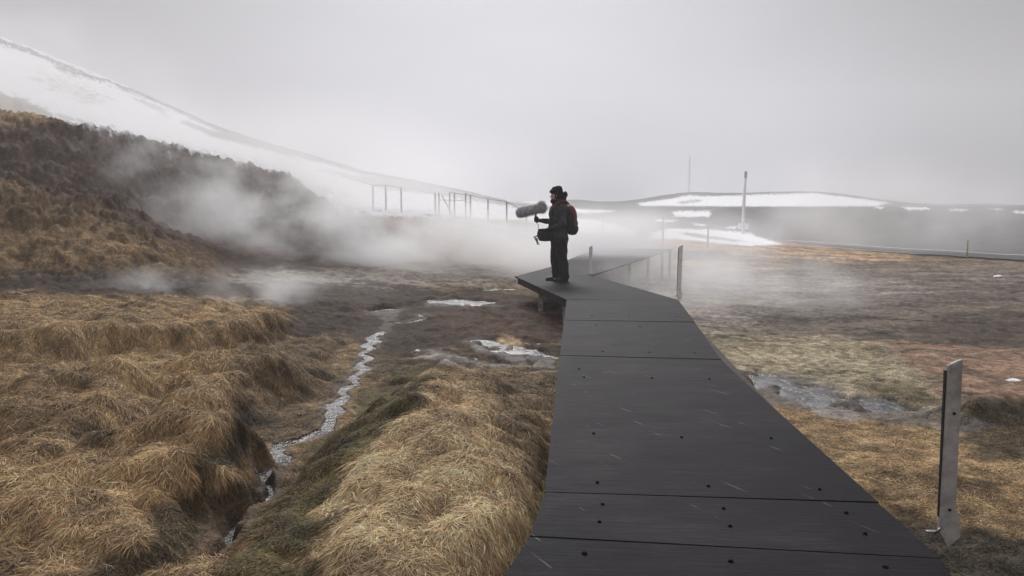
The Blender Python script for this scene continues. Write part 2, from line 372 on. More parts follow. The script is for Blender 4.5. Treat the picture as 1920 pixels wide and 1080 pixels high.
def on_stream(p):
    z = -.4
    for _ in range(8): q = g2(p[0], p[1], z); z = .5 * z + .5 * float(np.interp(q.y, [4.5, 6.5, 8, 10, 12, 15], [-.26, -.31, -.39, -.45, -.455, -.455]))
    return g2(p[0], p[1], z)
STREAM = [on_stream(p) for p in [(395, 1075), (440, 1000), (470, 968), (508, 925), (512, 892), (522, 862), (545, 838), (590, 815), (625, 772), (650, 735), (676, 692), (690, 655), (713, 625), (732, 602), (728, 590)]]
BRANCH = [on_stream(p) for p in [(732, 606), (770, 605), (800, 598), (790, 590)]]
GULLY = [(g2(*p, -.3)) for p in [(250, 1075), (330, 1000), (400, 930), (440, 860), (450, 790), (445, 740), (395, 668), (330, 650)]]
GULLYS = [(g2(*p, -.25)) for p in [(60, 960), (170, 905), (270, 830), (330, 790), (300, 740)]]
TERR = [(g2(*p, -.08)) for p in [(-420, 720), (-150, 700), (0, 684), (128, 672), (233, 657), (345, 645), (422, 628), (500, 612), (545, 582), (560, 560)]]
MOUNDS = [  # path in the picture, assumed height, radius, rise
 ([(-40, 1120), (70, 1075), (170, 985), (290, 900), (385, 830)], -.05, .36, .17),
 ([(330, 870), (420, 790), (440, 760)], -.05, .30, .07),
 ([(400, 745), (470, 700), (520, 690)], -.1, .32, .22),
 ([(-60, 900), (60, 868), (180, 840)], 0, .34, .20),
 ([(-80, 1010), (60, 985)], 0, .26, .17),
 ([(-60, 775), (40, 770)], 0, .40, .16),
 ([(130, 735), (290, 690), (400, 695)], -.05, .36, .17),
 ([(225, 790), (330, 760)], -.05, .3, .13),
 ([(395, 925), (455, 900)], -.3, .24, .27),
 ([(330, 1015), (430, 985)], -.3, .24, .26),
 ([(520, 745), (560, 725), (600, 700)], -.35, .34, .16),
 ([(590, 1130), (690, 985), (745, 880), (770, 810), (850, 740)], -.15, .55, .20),
 ([(880, 1010), (930, 900), (960, 800)], -.15, .40, .10),
 ([(800, 930), (960, 925)], -.15, .25, .06),
 ([(1830, 770), (1900, 755), (2000, 760)], -.4, .30, .22),
 ([(1560, 905), (1700, 890)], -.4, .45, .06),
 ([(1480, 640), (1640, 640), (1740, 660)], -.5, .5, .07),
]
MOUNDS += [([(180, 1120), (300, 1010), (350, 955)], -.1, .16, .10), ([(-20, 960), (120, 930), (200, 880)], -.05, .17, .10), ([(60, 840), (160, 800), (260, 740)], -.05, .20, .11),
 ([(270, 930), (350, 880), (410, 850)], -.08, .17, .09), ([(350, 800), (430, 735), (500, 700)], -.1, .19, .10), ([(40, 745), (150, 730), (250, 705)], -.05, .20, .09), ([(240, 720), (360, 700), (450, 690)], -.08, .18, .10),
 ([(640, 1080), (700, 960), (745, 850)], -.15, .20, .08), ([(735, 850), (790, 760), (860, 715)], -.2, .24, .09), ([(700, 1120), (800, 1000), (870, 960)], -.12, .18, .07), ([(880, 1120), (930, 1020), (985, 960)], -.12, .17, .08),
 ([(830, 900), (900, 850), (1000, 840)], -.15, .18, .06), ([(560, 1000), (600, 930), (660, 860)], -.3, .16, .07), ([(480, 1120), (560, 1030), (610, 960)], -.3, .17, .07)]
MOUNDS = [([g2(a, b, z) for a, b in pts], r * 1.1, h * .9) for pts, z, r, h in MOUNDS]
POOLS = [  # outline in the picture, water height
 ([(775, 574), (800, 563), (860, 561), (905, 565), (940, 571), (900, 576), (840, 575)], -.50),
 ([(690, 584), (720, 579), (760, 581), (750, 587), (710, 588)], -.50),
 ([(872, 640), (900, 636), (950, 645), (1005, 664), (1050, 676), (1050, 683), (960, 678), (915, 662)], -.42),
 ([(830, 660), (880, 672), (950, 690), (930, 693), (850, 672)], -.42),
 ([(1385, 704), (1450, 704), (1560, 730), (1660, 758), (1790, 776), (1850, 796), (1790, 802), (1660, 782), (1520, 760), (1450, 746)], -.52),
 ([(880, 548), (930, 540), (960, 543), (930, 552)], -.52),
]
POOLW = []
for pts, z in POOLS:
    for _ in range(4):
        w = [g2(a, b, z) for a, b in pts]; z = float(np.mean(table_z(np.array([q.x for q in w]), np.array([q.y for q in w])))) - .05
    POOLW.append(([(q.x, q.y) for q in w], z))

def stream_level(Y): return np.interp(Y, [4.5, 6.5, 8, 10, 12, 15], [-.26, -.31, -.39, -.45, -.455, -.455])
def stream_d(X, Y, path): return seg_dist(X + .17 * fbm(X * 2.2, Y * 2.2, 3, 301), Y + .17 * fbm(X * 2.2 + 7, Y * 2.2, 3, 305), path)
def ground_z(X, Y):
    z = table_z(X, Y)
    near = 1 - sstep(40, 70, Y)
    px, py = project(X, np.maximum(Y, .6), z)
    leftw = 1 - sstep(900, 1050, px)
    # terrace: a turf step that ends in a ragged face
    wx = X + .22 * fbm(X * 1.4, Y * 1.4, 3, 5); wy = Y + .22 * fbm(X * 1.4, Y * 1.4, 3, 9)
    m = (Y > 4) & (Y < 15) & (X < 1) & (X > -20)
    ts = sdf(wx[m], wy[m], [(p.x, p.y) for p in TERR] + [(-3.6, 13.5), (-4, 18), (-20, 18), (-20, 5)])
    z[m] = z[m] + .29 * sstep(-.16, .24, ts + .12 * fbm(X[m] * 2.5, Y[m] * 2.5, 3, 15)) * (1 - sstep(11.2, 13.0, Y[m]))
    # turf mounds
    for pts, r, h in MOUNDS:
        cx, cyy = np.mean([p.x for p in pts]), np.mean([p.y for p in pts])
        m = (np.abs(X - cx) < 6) & (np.abs(Y - cyy) < 6)
        if not m.any(): continue
        d, _ = seg_dist(wx[m], wy[m], pts); z[m] += h * np.exp(-(d / r) ** 2.0)
    # hummocky turf
    m = (Y < 30) & (Y > -10)
    amp = (1 - sstep(12, 26, Y)) * (1 - sstep(-.2, 1.2, X) * .75)
    hm = np.abs(perlin(wx * 1.0, wy * 1.0, 21)); z = z + amp * (.11 * (hm - .3) + .06 * np.abs(perlin(wx * 2.6, wy * 2.6, 23)) + .045 * fbm(X * 4, Y * 4, 3, 13))
    # gullies and the stream bed
    for path, dep, wid in ((STREAM, .10, .34), (GULLY, .05, .26), (GULLYS, .10, .16)):
        d, q = seg_dist(wx * .7 + X * .3, wy * .7 + Y * .3, path)
        z = z - dep * np.exp(-(d / wid) ** 2) * np.clip(1.2 - np.maximum(0, d - 1), 0, 1)
    m = (X > -6) & (X < 1) & (Y > 2.5) & (Y < 18)
    for path, w0 in ((STREAM, .012), (BRANCH, .006)):
        d, q = stream_d(X[m], Y[m], path); lv = stream_level(Y[m]); w = w0 * (1 + .5 * perlin(q * 2.3, q * 0, 311)) * (1 + 3.5 * sstep(10, 13, Y[m]))
        zz = np.minimum(z[m], lv - .030 + .012 * fbm(X[m] * 12, Y[m] * 12, 2, 317) + 2.4 * np.maximum(0, d - w * .8))
        rim = sstep(.015, .06, d - w) * (1 - sstep(.8, 1.2, d)); z[m] = zz + rim * (np.maximum(zz, lv + .015) - zz)
    # rough earth on the ridges
    rg = sstep(13, 20, Y) * leftw * (1 - sstep(60, 90, Y))
    lift = np.clip((z + .2) / 1.2, .12, 1.3)
    z = z + rg * lift * (.42 * fbm(X * .75, Y * .75, 5, 31, gain=.6) + .34 * np.abs(fbm(X * 1.5, Y * 1.5, 4, 35, gain=.6)) + .08 * fbm(X * 5, Y * 4, 3, 37))
    bh = sstep(13, 15, Y) * (1 - sstep(20, 22, Y)) * (1 - sstep(330, 450, px))
    z = z + bh * (.26 * np.abs(fbm(X * 2.4, Y * 2.4, 4, 41)) + .05 * fbm(X * 6, Y * 6, 3, 45))
    # plain and far slopes
    fr = sstep(10, 16, Y) * (1 - leftw) * near
    z = z + fr * (.10 * fbm(X * .8, Y * .8, 5, 51, gain=.6) + .05 * np.abs(fbm(X * 2.6, Y * 2.6, 3, 55)))
    fz = sstep(50, 90, Y)
    z = z + fz * (.28 * fbm(X * .06, Y * .06, 5, 61, gain=.6) + .18 * fbm(X * .35, Y * .35, 4, 65)) * sstep(3, 40, np.hypot(X, Y) - 45)
    z = z + .012 * fbm(X * 11, Y * 11, 3, 71) * (1 - sstep(14, 22, Y))
    # pools
    for pts, zw in POOLW:
        xs = [p[0] for p in pts]; ys = [p[1] for p in pts]
        m = (X > min(xs) - 1.5) & (X < max(xs) + 1.5) & (Y > min(ys) - 1.5) & (Y < max(ys) + 1.5)
        if not m.any(): continue
        s = sdf(X[m], Y[m], pts) + .55 * fbm(X[m] * 2.2, Y[m] * 1.5, 3, 81) - .11
        rim = sstep(-.75, -.45, s) * (1 - sstep(-.12, -.02, s)); z[m] = z[m] + rim * (np.maximum(z[m], zw + .014 + .012 * fbm(X[m] * 4, Y[m] * 4, 2, 89)) - z[m])
        tgt = zw - .045 + .022 * fbm(X[m] * 5, Y[m] * 5, 2, 85)
        k = sstep(-.20, .06, s); z[m] = z[m] * (1 - k) + tgt * k
    # kept below the boardwalk
    m = (Y < 45) & (Y > -3) & (np.abs(X - 2) < 7)
    s = sdf(X[m], Y[m], DK); k = sstep(-.16, .04, s)
    z[m] = z[m] * (1 - k) + np.minimum(z[m], -.20) * k
    return z

# polar sheet, fine where the camera looks
az = np.concatenate([np.linspace(-180, -48, 45, endpoint=False), np.linspace(-48, 48, 900), np.linspace(48, 180, 46)[1:-1]])
rr = np.concatenate([[0.02, .4, .8, 1.2], np.geomspace(1.6, 60, 560), np.geomspace(60, 430, 190)[1:]])
A, RR = np.meshgrid(np.radians(az), rr, indexing='xy')
GX = (RR * np.sin(A)).ravel(); GY = (RR * np.cos(A)).ravel()
GZ = ground_z(GX, GY)
NA, NR = len(az), len(rr)
idx = np.arange(NA * NR).reshape(NR, NA)
nxt = np.roll(idx, -1, axis=1)
quads = np.stack([idx[:-1], nxt[:-1], nxt[1:], idx[1:]], -1).reshape(-1, 4)[:, ::-1].copy()

# ---- what grows or lies where (reflectance of the cover itself)
PX, PY = project(GX, np.maximum(GY, .3), GZ)
front = GY > .8
PX = np.where(front, PX, 960 + np.sign(GX) * 3000); PY = np.where(front, PY, 1400)
n_a = fbm(GX * .9, GY * .9, 4, 101); n_b = fbm(GX * .9 + 40, GY * .9 + 40, 4, 105)
n_c = fbm(GX * 3.2, GY * 3.2, 4, 111); n_d = fbm(GX * 3.2 + 9, GY * 3.2 + 9, 4, 115)
n_far = fbm(GX * .16, GY * .16, 5, 121, gain=.6)
COLR = dict(straw=(.44, .300, .158), pale=(.57, .415, .235), moss=(.135, .105, .045), peat=(.048, .027, .015), red=(.085, .045, .025), brown=(.20, .130, .066),
            ridge=(.066, .038, .024), orange=(.37, .24, .14), plain=(.150, .118, .092), mud=(.085, .075, .066), yellow=(.50, .42, .28), clay=(.26, .165, .11),
            lava=(.050, .047, .046), snow=(.80, .80, .82), darkg=(.055, .042, .022), gravel=(.22, .185, .155), ochre=(.165, .115, .066))
ALB = np.tile(np.array(COLR['brown']), (len(GX), 1)); GRS = np.full(len(GX), .5); WET = np.zeros(len(GX)); GLEN = np.full(len(GX), .8)
def paint(poly, col, feather=12, amp=14, grass=None, wet=None, glen=None, op=1.0, far=False):
    global ALB, GRS, WET, GLEN
    na, nb = (n_far, n_c) if far else (n_a + .6 * n_c, n_b + .6 * n_d)
    s = sdf(PX + amp * 7.0 * na, PY + amp * 2.6 * nb, poly); w = sstep(-feather, feather, s) * op * front
    ALB = ALB * (1 - w[:, None]) + np.array(COLR[col]) * w[:, None]
    if grass is not None: GRS = GRS * (1 - w) + grass * w
    if wet is not None: WET = WET * (1 - w) + wet * w
    if glen is not None: GLEN = GLEN * (1 - w) + glen * w
B_ = 2600
# broad zones, far to near
paint([(-B_, -400), (B_, -400), (B_, 500), (1500, 475), (1300, 456), (1000, 440), (-B_, 440)], 'lava', 4, 2, 0)
COLR['oldsnow'] = (.66, .65, .67); COLR['crest'] = (.030, .027, .026)
paint([(-B_, -400), (1040, -400), (1040, 440), (-B_, 440)], 'oldsnow', 5, 3, 0, far=True)
paint([(600, 400), (1000, 415), (1160, 446), (1300, 455), (1420, 458), (1500, 464), (1700, 481), (B_, 498), (B_, 560), (1000, 560), (600, 545)], 'ochre', 4, 2, .25, 0, .6)
paint([(1150, 436), (1300, 452), (1500, 455), (1720, 474), (1700, 490), (1500, 490), (1300, 478), (1150, 468)], 'orange', 5, 3, .4, 0, .6)
paint([(1250, 470), (1400, 484), (1600, 496), (B_, 500), (B_, 680), (1250, 640)], 'plain', 10, 12, .4, .1, .5)
paint([(780, 425), (900, 432), (1010, 460), (1100, 480), (1000, 500), (850, 470)], 'orange', 10, 6, .2, 0, .5, .7)
paint([(1240, 487), (1320, 486), (1480, 498), (1480, 508), (1300, 506)], 'orange', 4, 5, .2, op=.8)
paint([(1130, 520), (1700, 528), (1500, 560), (1350, 640), (1150, 560)], 'gravel', 12, 12, .1, .2)
paint([(1550, 520), (1780, 548), (1640, 550)], 'gravel', 5, 6, .1, op=.8)
paint([(1170, 467), (1340, 470), (1390, 478), (1330, 486), (1180, 490)], 'darkg', 4, 3, .2, op=.85)
# left hill, ridge
paint([(-B_, 100), (0, 190), (140, 228), (420, 290), (560, 330), (760, 440), (760, 500), (420, 515), (-B_, 560)], 'ridge', 6, 8, .22, .05, .4)
paint([(-B_, 260), (0, 330), (150, 380), (270, 425), (400, 486), (450, 525), (330, 528), (150, 530), (-B_, 540)], 'brown', 8, 12, .9, 0, .55)
paint([(-B_, 420), (0, 425), (200, 440), (330, 478), (150, 480), (-B_, 490)], 'straw', 14, 16, .9, 0, .6, .9)
paint([(-B_, 500), (150, 512), (330, 515), (470, 522), (620, 530), (760, 530), (900, 545), (1060, 560), (1060, 660), (700, 640), (560, 590), (300, 560), (-B_, 560)], 'peat', 8, 12, .45, .12, .45)
paint([(420, 515), (760, 500), (1000, 505), (1000, 530), (700, 535), (460, 530)], 'gravel', 8, 8, .05, .3, .4, .85)
paint([(520, 590), (640, 585), (690, 620), (640, 650), (540, 640)], 'peat', 12, 14, .5, .15, .45)
paint([(820, 570), (1000, 560), (1060, 580), (1060, 640), (940, 640), (820, 620)], 'red', 14, 12, .45, .12, .45, .7)
paint([(560, 535), (640, 528), (760, 545), (700, 575), (600, 565)], 'peat', 8, 8, .3, .2, .4, .8)
# terrace and near turf
paint([(-B_, 545), (60, 548), (250, 558), (400, 560), (530, 568), (548, 590), (420, 640), (230, 670), (0, 700), (-B_, 740)], 'straw', 8, 8, 1, 0, .85)
paint([(-B_, 690), (0, 690), (250, 662), (440, 640), (540, 640), (670, 640), (690, 700), (640, 790), (540, 860), (480, 920), (440, 1010), (330, 1150), (-B_, 1300)], 'straw', 10, 14, 1, 0, 1.1)
paint([(-B_, 700), (0, 720), (130, 700), (170, 760), (110, 830), (-40, 860), (-B_, 900)], 'brown', 14, 18, .95, 0, 1.0, .6)
paint([(480, 640), (620, 640), (670, 690), (600, 770), (500, 850), (430, 760)], 'ochre', 14, 16, .9, .1, .7, .8)
paint([(690, 690), (760, 700), (860, 690), (1060, 690), (1060, 1300), (500, 1300), (600, 1060), (700, 900), (720, 800)], 'pale', 16, 18, 1, 0, 1.1)
paint([(900, 690), (1060, 690), (1040, 860), (1000, 930), (930, 800)], 'ochre', 18, 16, .9, 0, 1.0, .8)
paint([(690, 640), (800, 650), (840, 690), (740, 770), (700, 880), (620, 1010), (480, 1150), (380, 1150), (520, 960), (560, 860), (640, 790), (690, 700)], 'moss', 14, 16, .85, .1, .55)
paint([(430, 730), (470, 760), (450, 860), (400, 950), (300, 1060), (150, 1150), (60, 1150), (260, 1000), (380, 900)], 'darkg', 12, 12, .85, .1, .7, .9)
paint([(390, 940), (460, 890), (510, 900), (510, 930), (440, 1000), (330, 1060), (300, 1020)], 'moss', 12, 10, .9, .1, .7, .9)
paint([(690, 620), (800, 630), (900, 645), (1060, 640), (1060, 690), (800, 690), (700, 665)], 'peat', 12, 12, .5, .15, .45, .8)
paint([(930, 628), (985, 632), (1000, 650), (950, 655)], 'pale', 8, 8, .3, 0, .4, .8)
paint([(760, 655), (850, 662), (960, 686), (1050, 676), (1050, 690), (900, 695)], 'gravel', 6, 8, .1, .4, .4, .8)
# right of the walk
paint([(1300, 615), (1500, 632), (1660, 640), (1760, 668), (1790, 740), (1700, 775), (1560, 730), (1380, 705), (1250, 640)], 'yellow', 10, 9, .9, 0, .5)
paint([(1640, 640), (1760, 650), (B_, 660), (B_, 770), (1800, 760), (1700, 690)], 'clay', 10, 10, .2, .1, .5)
paint([(1780, 585), (B_, 590), (B_, 660), (1800, 650), (1700, 625)], 'peat', 10, 10, .2, .2, .5, .8)
paint([(1560, 618), (1640, 622), (1760, 640), (1640, 640)], 'darkg', 6, 6, .4, .1, .5, .8)
paint([(1600, 715), (1740, 725), (1760, 752), (1680, 760)], 'moss', 8, 7, .8, .1, .5, .8)
paint([(1400, 760), (1500, 770), (1700, 780), (1900, 800), (B_, 830), (B_, 1000), (1900, 1010), (1760, 985), (1560, 900)], 'straw', 12, 14, .9, 0, .6)
paint([(1800, 740), (B_, 740), (B_, 900), (1880, 860), (1800, 800)], 'darkg', 14, 14, .6, .2, .8, .85)
paint([(1640, 975), (1900, 985), (B_, 970), (B_, 1400), (1600, 1400)], 'darkg', 16, 16, .5, .4, .7, .9)
paint([(1380, 696), (1450, 694), (1560, 718), (1660, 748), (1790, 768), (1870, 800), (1790, 816), (1660, 794), (1520, 776), (1440, 760)], 'mud', 6, 6, 0, .4, op=.8)
paint([(1520, 762), (1600, 766), (1620, 790), (1540, 786)], 'gravel', 5, 5, .1, .5, op=.9)
for pts, zw in POOLS[:4]:
    paint(pts, 'mud', 6, 4, 0, .45, op=.8)
m_ = (GX > -6) & (GX < 1) & (GY > 2.5) & (GY < 18)
for path in (STREAM, BRANCH):
    d_, _ = seg_dist(GX[m_], GY[m_], path); k_ = 1 - sstep(.10, .22, d_ + .06 * n_d[m_])
    k_ = 1 - sstep(.09, .16, stream_d(GX[m_], GY[m_], path)[0]); GRS[m_] *= 1 - k_; WET[m_] = np.maximum(WET[m_], .3 * k_); ALB[m_] = ALB[m_] * (1 - .8 * k_[:, None]) + np.array(COLR['peat']) * .8 * k_[:, None]
# snow beds and bare strips on the far slopes
for poly in ([(1075, 409), (1120, 413), (1203, 434), (1180, 442), (1075, 434)], [(1225, 437), (1250, 428), (1330, 430), (1405, 437), (1468, 459), (1400, 461), (1310, 452), (1260, 448), (1210, 448)],
             [(1258, 396), (1338, 395), (1330, 407), (1262, 406)], [(1300, 419), (1322, 421), (1318, 424), (1298, 422)], [(1365, 425), (1380, 426), (1378, 429), (1362, 428)],
             [(1225, 411), (1270, 413), (1260, 417), (1228, 415)], [(1522, 455), (1537, 457), (1534, 460), (1520, 458)],
             [(1040, 390), (1130, 394), (1160, 396), (1100, 400), (1040, 400)],
             [(1690, 388), (1742, 389), (1740, 393), (1695, 393)], [(1780, 392), (1812, 392), (1808, 395), (1782, 395)], [(1640, 387), (1660, 388), (1655, 391), (1640, 390)],
             [(1850, 391), (1880, 392), (1870, 394)], [(1900, 396), (1925, 397), (1925, 400), (1903, 399)]):
    paint(poly, 'snow', 1.5, 2.0, 0, .1, far=True)
paint([(1270, 438), (1290, 436), (1400, 452), (1370, 452), (1300, 444)], 'lava', 2, 2, 0, op=.9, far=True)
paint([(1195, 381), (1250, 374), (1290, 366), (1330, 368), (1400, 366), (1440, 364), (1530, 362), (1600, 371), (1670, 380), (1640, 386.5), (1400, 387), (1200, 386)], 'snow', 1.5, 1.6, 0, .1, far=True)
paint([(1268, 379), (1310, 374), (1318, 377), (1280, 382)], 'lava', 1.5, 1.5, 0, op=.7, far=True)
FARM = GY > 62
def strip(pts, half, **k):
    top = [(a, b - h) for (a, b), h in zip(pts, half)]; bot = [(a, b + h) for (a, b), h in zip(pts, half)]
    paint(top + bot[::-1], 'crest', 1.6, 2.8, 0, .1, far=True, **k)
strip([(-200, 4), (0, 77), (60, 97), (130, 126), (190, 150)], [6, 4.5, 4, 3.5, 3]); strip([(100, 122), (140, 138), (192, 152)], [2, 3, 2])
strip([(190, 147), (330, 204), (420, 243), (520, 274), (600, 296)], [3.5, 5, 6.5, 7, 7]); strip([(255, 185), (300, 205), (318, 220)], [1, 3, 2], op=.8)
strip([(340, 228), (390, 248), (470, 268), (560, 292), (610, 303)], [2.5, 6, 6, 5, 3])
strip([(600, 298), (660, 316), (720, 330), (790, 341), (870, 358), (950, 376)], [6, 6, 5, 4, 3.5, 3])
strip([(600, 318), (660, 330), (700, 342), (780, 352), (850, 362), (960, 382), (1040, 392)], [1.5, 3, 9, 9, 8, 5, 4], op=.75)
paint([(60, 130), (130, 148), (210, 180), (180, 196), (90, 166)], 'brown', 14, 10, 0, .1, op=.35, far=True)
paint([(-B_, 150), (0, 172), (60, 192), (112, 222), (60, 236), (-B_, 240)], 'brown', 3, 4, .1, .1)
# natural patchiness of the turf
n_e = fbm(GX * 8, GY * 8, 3, 131); pt = np.clip(1 + .85 * n_c + .6 * n_a + .9 * n_e, .3, 2.0)
isn = sstep(.46, .58, ALB[:, 2]); rp_ = sstep(9, 13, GY) * (GX > 2); pt = np.clip(pt + rp_ * (1.3 * fbm(GX * .45, GY * .8, 4, 141, gain=.6)), .3, 2.1)
ALB = ALB * np.where(isn > .5, 1, pt)[:, None]
redn = sstep(.15, .5, n_b)[:, None] * (1 - isn)[:, None] * .35
ALB = np.clip(ALB * (1 - redn) + ALB * np.array([.95, .80, .66]) * redn, 0, .9)
GRAIN = np.clip(1 - isn * .9, 0.05, 1) * np.where(GY > 60, .55, 1) * (1 - .6 * np.clip(WET, 0, 1))

def part_of_ground(name, fmask, label):
    qs = quads[fmask]; used, inv = np.unique(qs, return_inverse=True)
    V = np.stack([GX[used], GY[used], GZ[used]], 1); me = mesh_np(name, V, inv.reshape(-1, 4))
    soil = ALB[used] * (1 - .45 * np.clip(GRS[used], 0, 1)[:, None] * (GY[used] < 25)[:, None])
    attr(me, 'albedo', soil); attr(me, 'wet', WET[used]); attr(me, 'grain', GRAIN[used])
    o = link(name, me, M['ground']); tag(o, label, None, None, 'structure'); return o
fy = GY[quads].mean(1); fpx = PX[quads].mean(1)
far_l = (fy > 62) & (fpx < 1020); far_r = (fy > 160) & (fpx >= 1020)
part_of_ground('ground', ~(far_l | far_r), 'brown boggy ground with tussocks, bare peat and a gravel plain')
part_of_ground('hillside', far_l, 'snow covered hillside fading into steam at left')
part_of_ground('hill', far_r, 'low snow covered hill on the horizon at right')

# ------------------------------------------------------------------ grass
def grid_bilinear(arr, ia, ir, wa, wr):
    A_ = arr.reshape(NR, NA); j = (ia + 1) % NA
    return (A_[ir, ia] * (1 - wa) + A_[ir, j] * wa) * (1 - wr) + (A_[ir + 1, ia] * (1 - wa) + A_[ir + 1, j] * wa) * wr
def grass(name, N, pmin, label, rmax, seed, lscale, wscale):
    g = np.random.default_rng(seed)
    qm = quads.reshape(NR - 1, NA, 4)
    X4, Y4 = PX[qm], PY[qm]
    ar = .5 * np.abs((X4[..., 2] - X4[..., 0]) * (Y4[..., 3] - Y4[..., 1]) - (X4[..., 3] - X4[..., 1]) * (Y4[..., 2] - Y4[..., 0]))
    gm = (GRS * np.clip(.75 + 2.2 * fbm(GX * 5.5, GY * 5.5, 3, 231), .12, 1.6))[qm].mean(-1); ym = GY[qm].mean(-1); xm = X4.mean(-1); pm = Y4.mean(-1)
    wgt = ar * gm * (ym < rmax) * (ym > 1.6) * (xm > -160) * (xm < 2080) * (pm < 1250) * (ar < 4000)
    wgt = wgt.ravel(); cdf = np.cumsum(wgt); cdf /= cdf[-1]
    f = np.searchsorted(cdf, g.random(N)); ir = f // NA; ia = f % NA; wa = g.random(N); wr = g.random(N)
    GBx = lambda a: grid_bilinear(a, ia, ir, wa, wr)
    x, y, z = GBx(GX), GBx(GY), GBx(GZ); gl = GBx(GLEN)
    alb = np.stack([GBx(ALB[:, k]) for k in range(3)], 1)
    # surface normal
    e = .06; zx = (NZ(x + e, y) - NZ(x - e, y)) / (2 * e); zy = (NZ(x, y + e) - NZ(x, y - e)) / (2 * e)
    nrm = np.stack([-zx, -zy, np.ones(N)], 1); nrm /= np.linalg.norm(nrm, axis=1)[:, None]
    keep = sdf(x, y, DK) < -.02
    th = fbm(x * .5, y * .5, 3, 201) * 4.0 + g.normal(0, 1.4, N) + 3.9
    slope = np.hypot(zx, zy)
    dx = np.cos(th) * .8 - zx * 1.2 + .1; dy = np.sin(th) * .8 - zy * 1.2 - .3
    d = np.stack([dx, dy, np.zeros(N)], 1); d -= nrm * (d * nrm).sum(1)[:, None]; d /= np.linalg.norm(d, axis=1)[:, None] + 1e-6
    L = lscale * gl * g.uniform(.6, 1.35, N) * (1 + .03 * np.maximum(0, y - 6)); up = g.random(N) < .3; lift = np.where(up, g.uniform(.5, 1.0, N), g.uniform(.16, .6, N)); L = np.where(up, L * .75, L)
    side = np.cross(d, nrm); side /= np.linalg.norm(side, axis=1)[:, None] + 1e-6
    curl = g.normal(0, .28, N)
    w = wscale * (1 + .10 * np.maximum(0, y - 3.5)) * g.uniform(.6, 1.3, N)
    root = np.stack([x, y, z - .003], 1)
    S_ = [0, .36, .7, 1.0]; WF = [1, .95, .7, .15]
    nv = np.empty((N, 4, 2, 3))
    for k, (s, wf) in enumerate(zip(S_, WF)):
        c = root + d * (L * s)[:, None] + nrm * (L * lift * (s * 1.15 - s * s * .95))[:, None] + side * (curl * L * s * s)[:, None]
        c[:, 2] -= (L * .30 * s * s * np.clip(slope, 0, 1.2))
        hw = side * (w * wf * .5)[:, None] + nrm * (w * wf * .25 * g.normal(0, 1, N))[:, None]
        nv[:, k, 0] = c - hw; nv[:, k, 1] = c + hw
    nv = nv[keep]; alb = alb[keep]; n = len(nv)
    br = np.exp(g.normal(0, .40, n))[:, None]; a = alb * br
    pale = (g.random(n) < .22)[:, None]; a = np.where(pale, a * .55 + np.array([.40, .31, .20]) * .45 * np.clip(alb[:, :1] / .3, .25, 1), a)
    dead = (g.random(n) < .18)[:, None]; a = np.where(dead, a * np.array([.60, .50, .43]), a)
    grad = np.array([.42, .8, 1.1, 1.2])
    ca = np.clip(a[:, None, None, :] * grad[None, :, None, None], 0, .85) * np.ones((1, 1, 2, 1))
    base = (np.arange(n) * 8)[:, None, None]
    q = np.array([[0, 1, 3, 2], [2, 3, 5, 4], [4, 5, 7, 6]])[None]
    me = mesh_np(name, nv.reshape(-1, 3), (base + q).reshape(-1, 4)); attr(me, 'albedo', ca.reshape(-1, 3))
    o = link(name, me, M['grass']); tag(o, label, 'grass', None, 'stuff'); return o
_smooth = None
def NZ(x, y):                               # ground height read back from the polar sheet
    a = np.degrees(np.arctan2(x, y)); r = np.hypot(x, y)
    ia = np.clip(np.searchsorted(az, a) - 1, 0, NA - 2); wa = np.clip((a - az[ia]) / (az[ia + 1] - az[ia]), 0, 1)
    ir = np.clip(np.searchsorted(rr, r) - 1, 0, NR - 2); wr = np.clip((r - rr[ir]) / (rr[ir + 1] - rr[ir]), 0, 1)
    return grid_bilinear(GZ, ia, ir, wa, wr)
def lerp3(a, b, t): return a + (b - a) * t
def nz1(x, y): return float(NZ(np.array([x]), np.array([y]))[0])
grass('grass', 620000, 0, 'matted dry straw coloured grass over the turf mounds', 34, 5, .075, .0028)

# ------------------------------------------------------------------ water
QC = quads
def water_sheet(name, vm, level, mat, label):   # a sheet of its own over the cells where the bed lies low
    qs = QC[vm[QC].any(1)]; used, inv = np.unique(qs, return_inverse=True)
    V = np.stack([GX[used], GY[used], level[used]], 1)
    o = link(name, mesh_np(name, V, inv.reshape(-1, 4)), mat); tag(o, label, None, None, 'structure'); return o
lev = np.full(len(GX), -9.0); vm = np.zeros(len(GX), bool)
m = (GX > -6) & (GX < 1) & (GY > 2.5) & (GY < 18); ii = np.where(m)[0]
for path, w0 in ((STREAM, .17), (BRANCH, .14)):
    d, q = stream_d(GX[m], GY[m], path); vm[ii[d < w0]] = True
lev[ii] = stream_level(GY[m])
water_sheet('stream', vm & (GZ < lev), lev, M['stream'], 'narrow glinting stream winding through the turf mounds')
PL = ['bright shallow pool of water in the peat left of the bend', 'small puddle at the head of the stream', 'grey muddy pool beside the boardwalk at left', 'thin puddle below the muddy pool',
      'shallow grey brook spreading right of the boardwalk', 'small puddle by the far boardwalk corner']
for (pts, zw), lab in zip(POOLW, PL):
    m = (GY > 3) & (GY < 25) & (np.abs(GX) < 12); vm = np.zeros(len(GX), bool); s_ = sdf(GX[m], GY[m], pts); vm[np.where(m)[0]] = (s_ > -.4) & (GZ[m] < zw)
    if vm.any(): water_sheet('puddle', vm, np.full(len(GX), zw), M['pool'], lab)

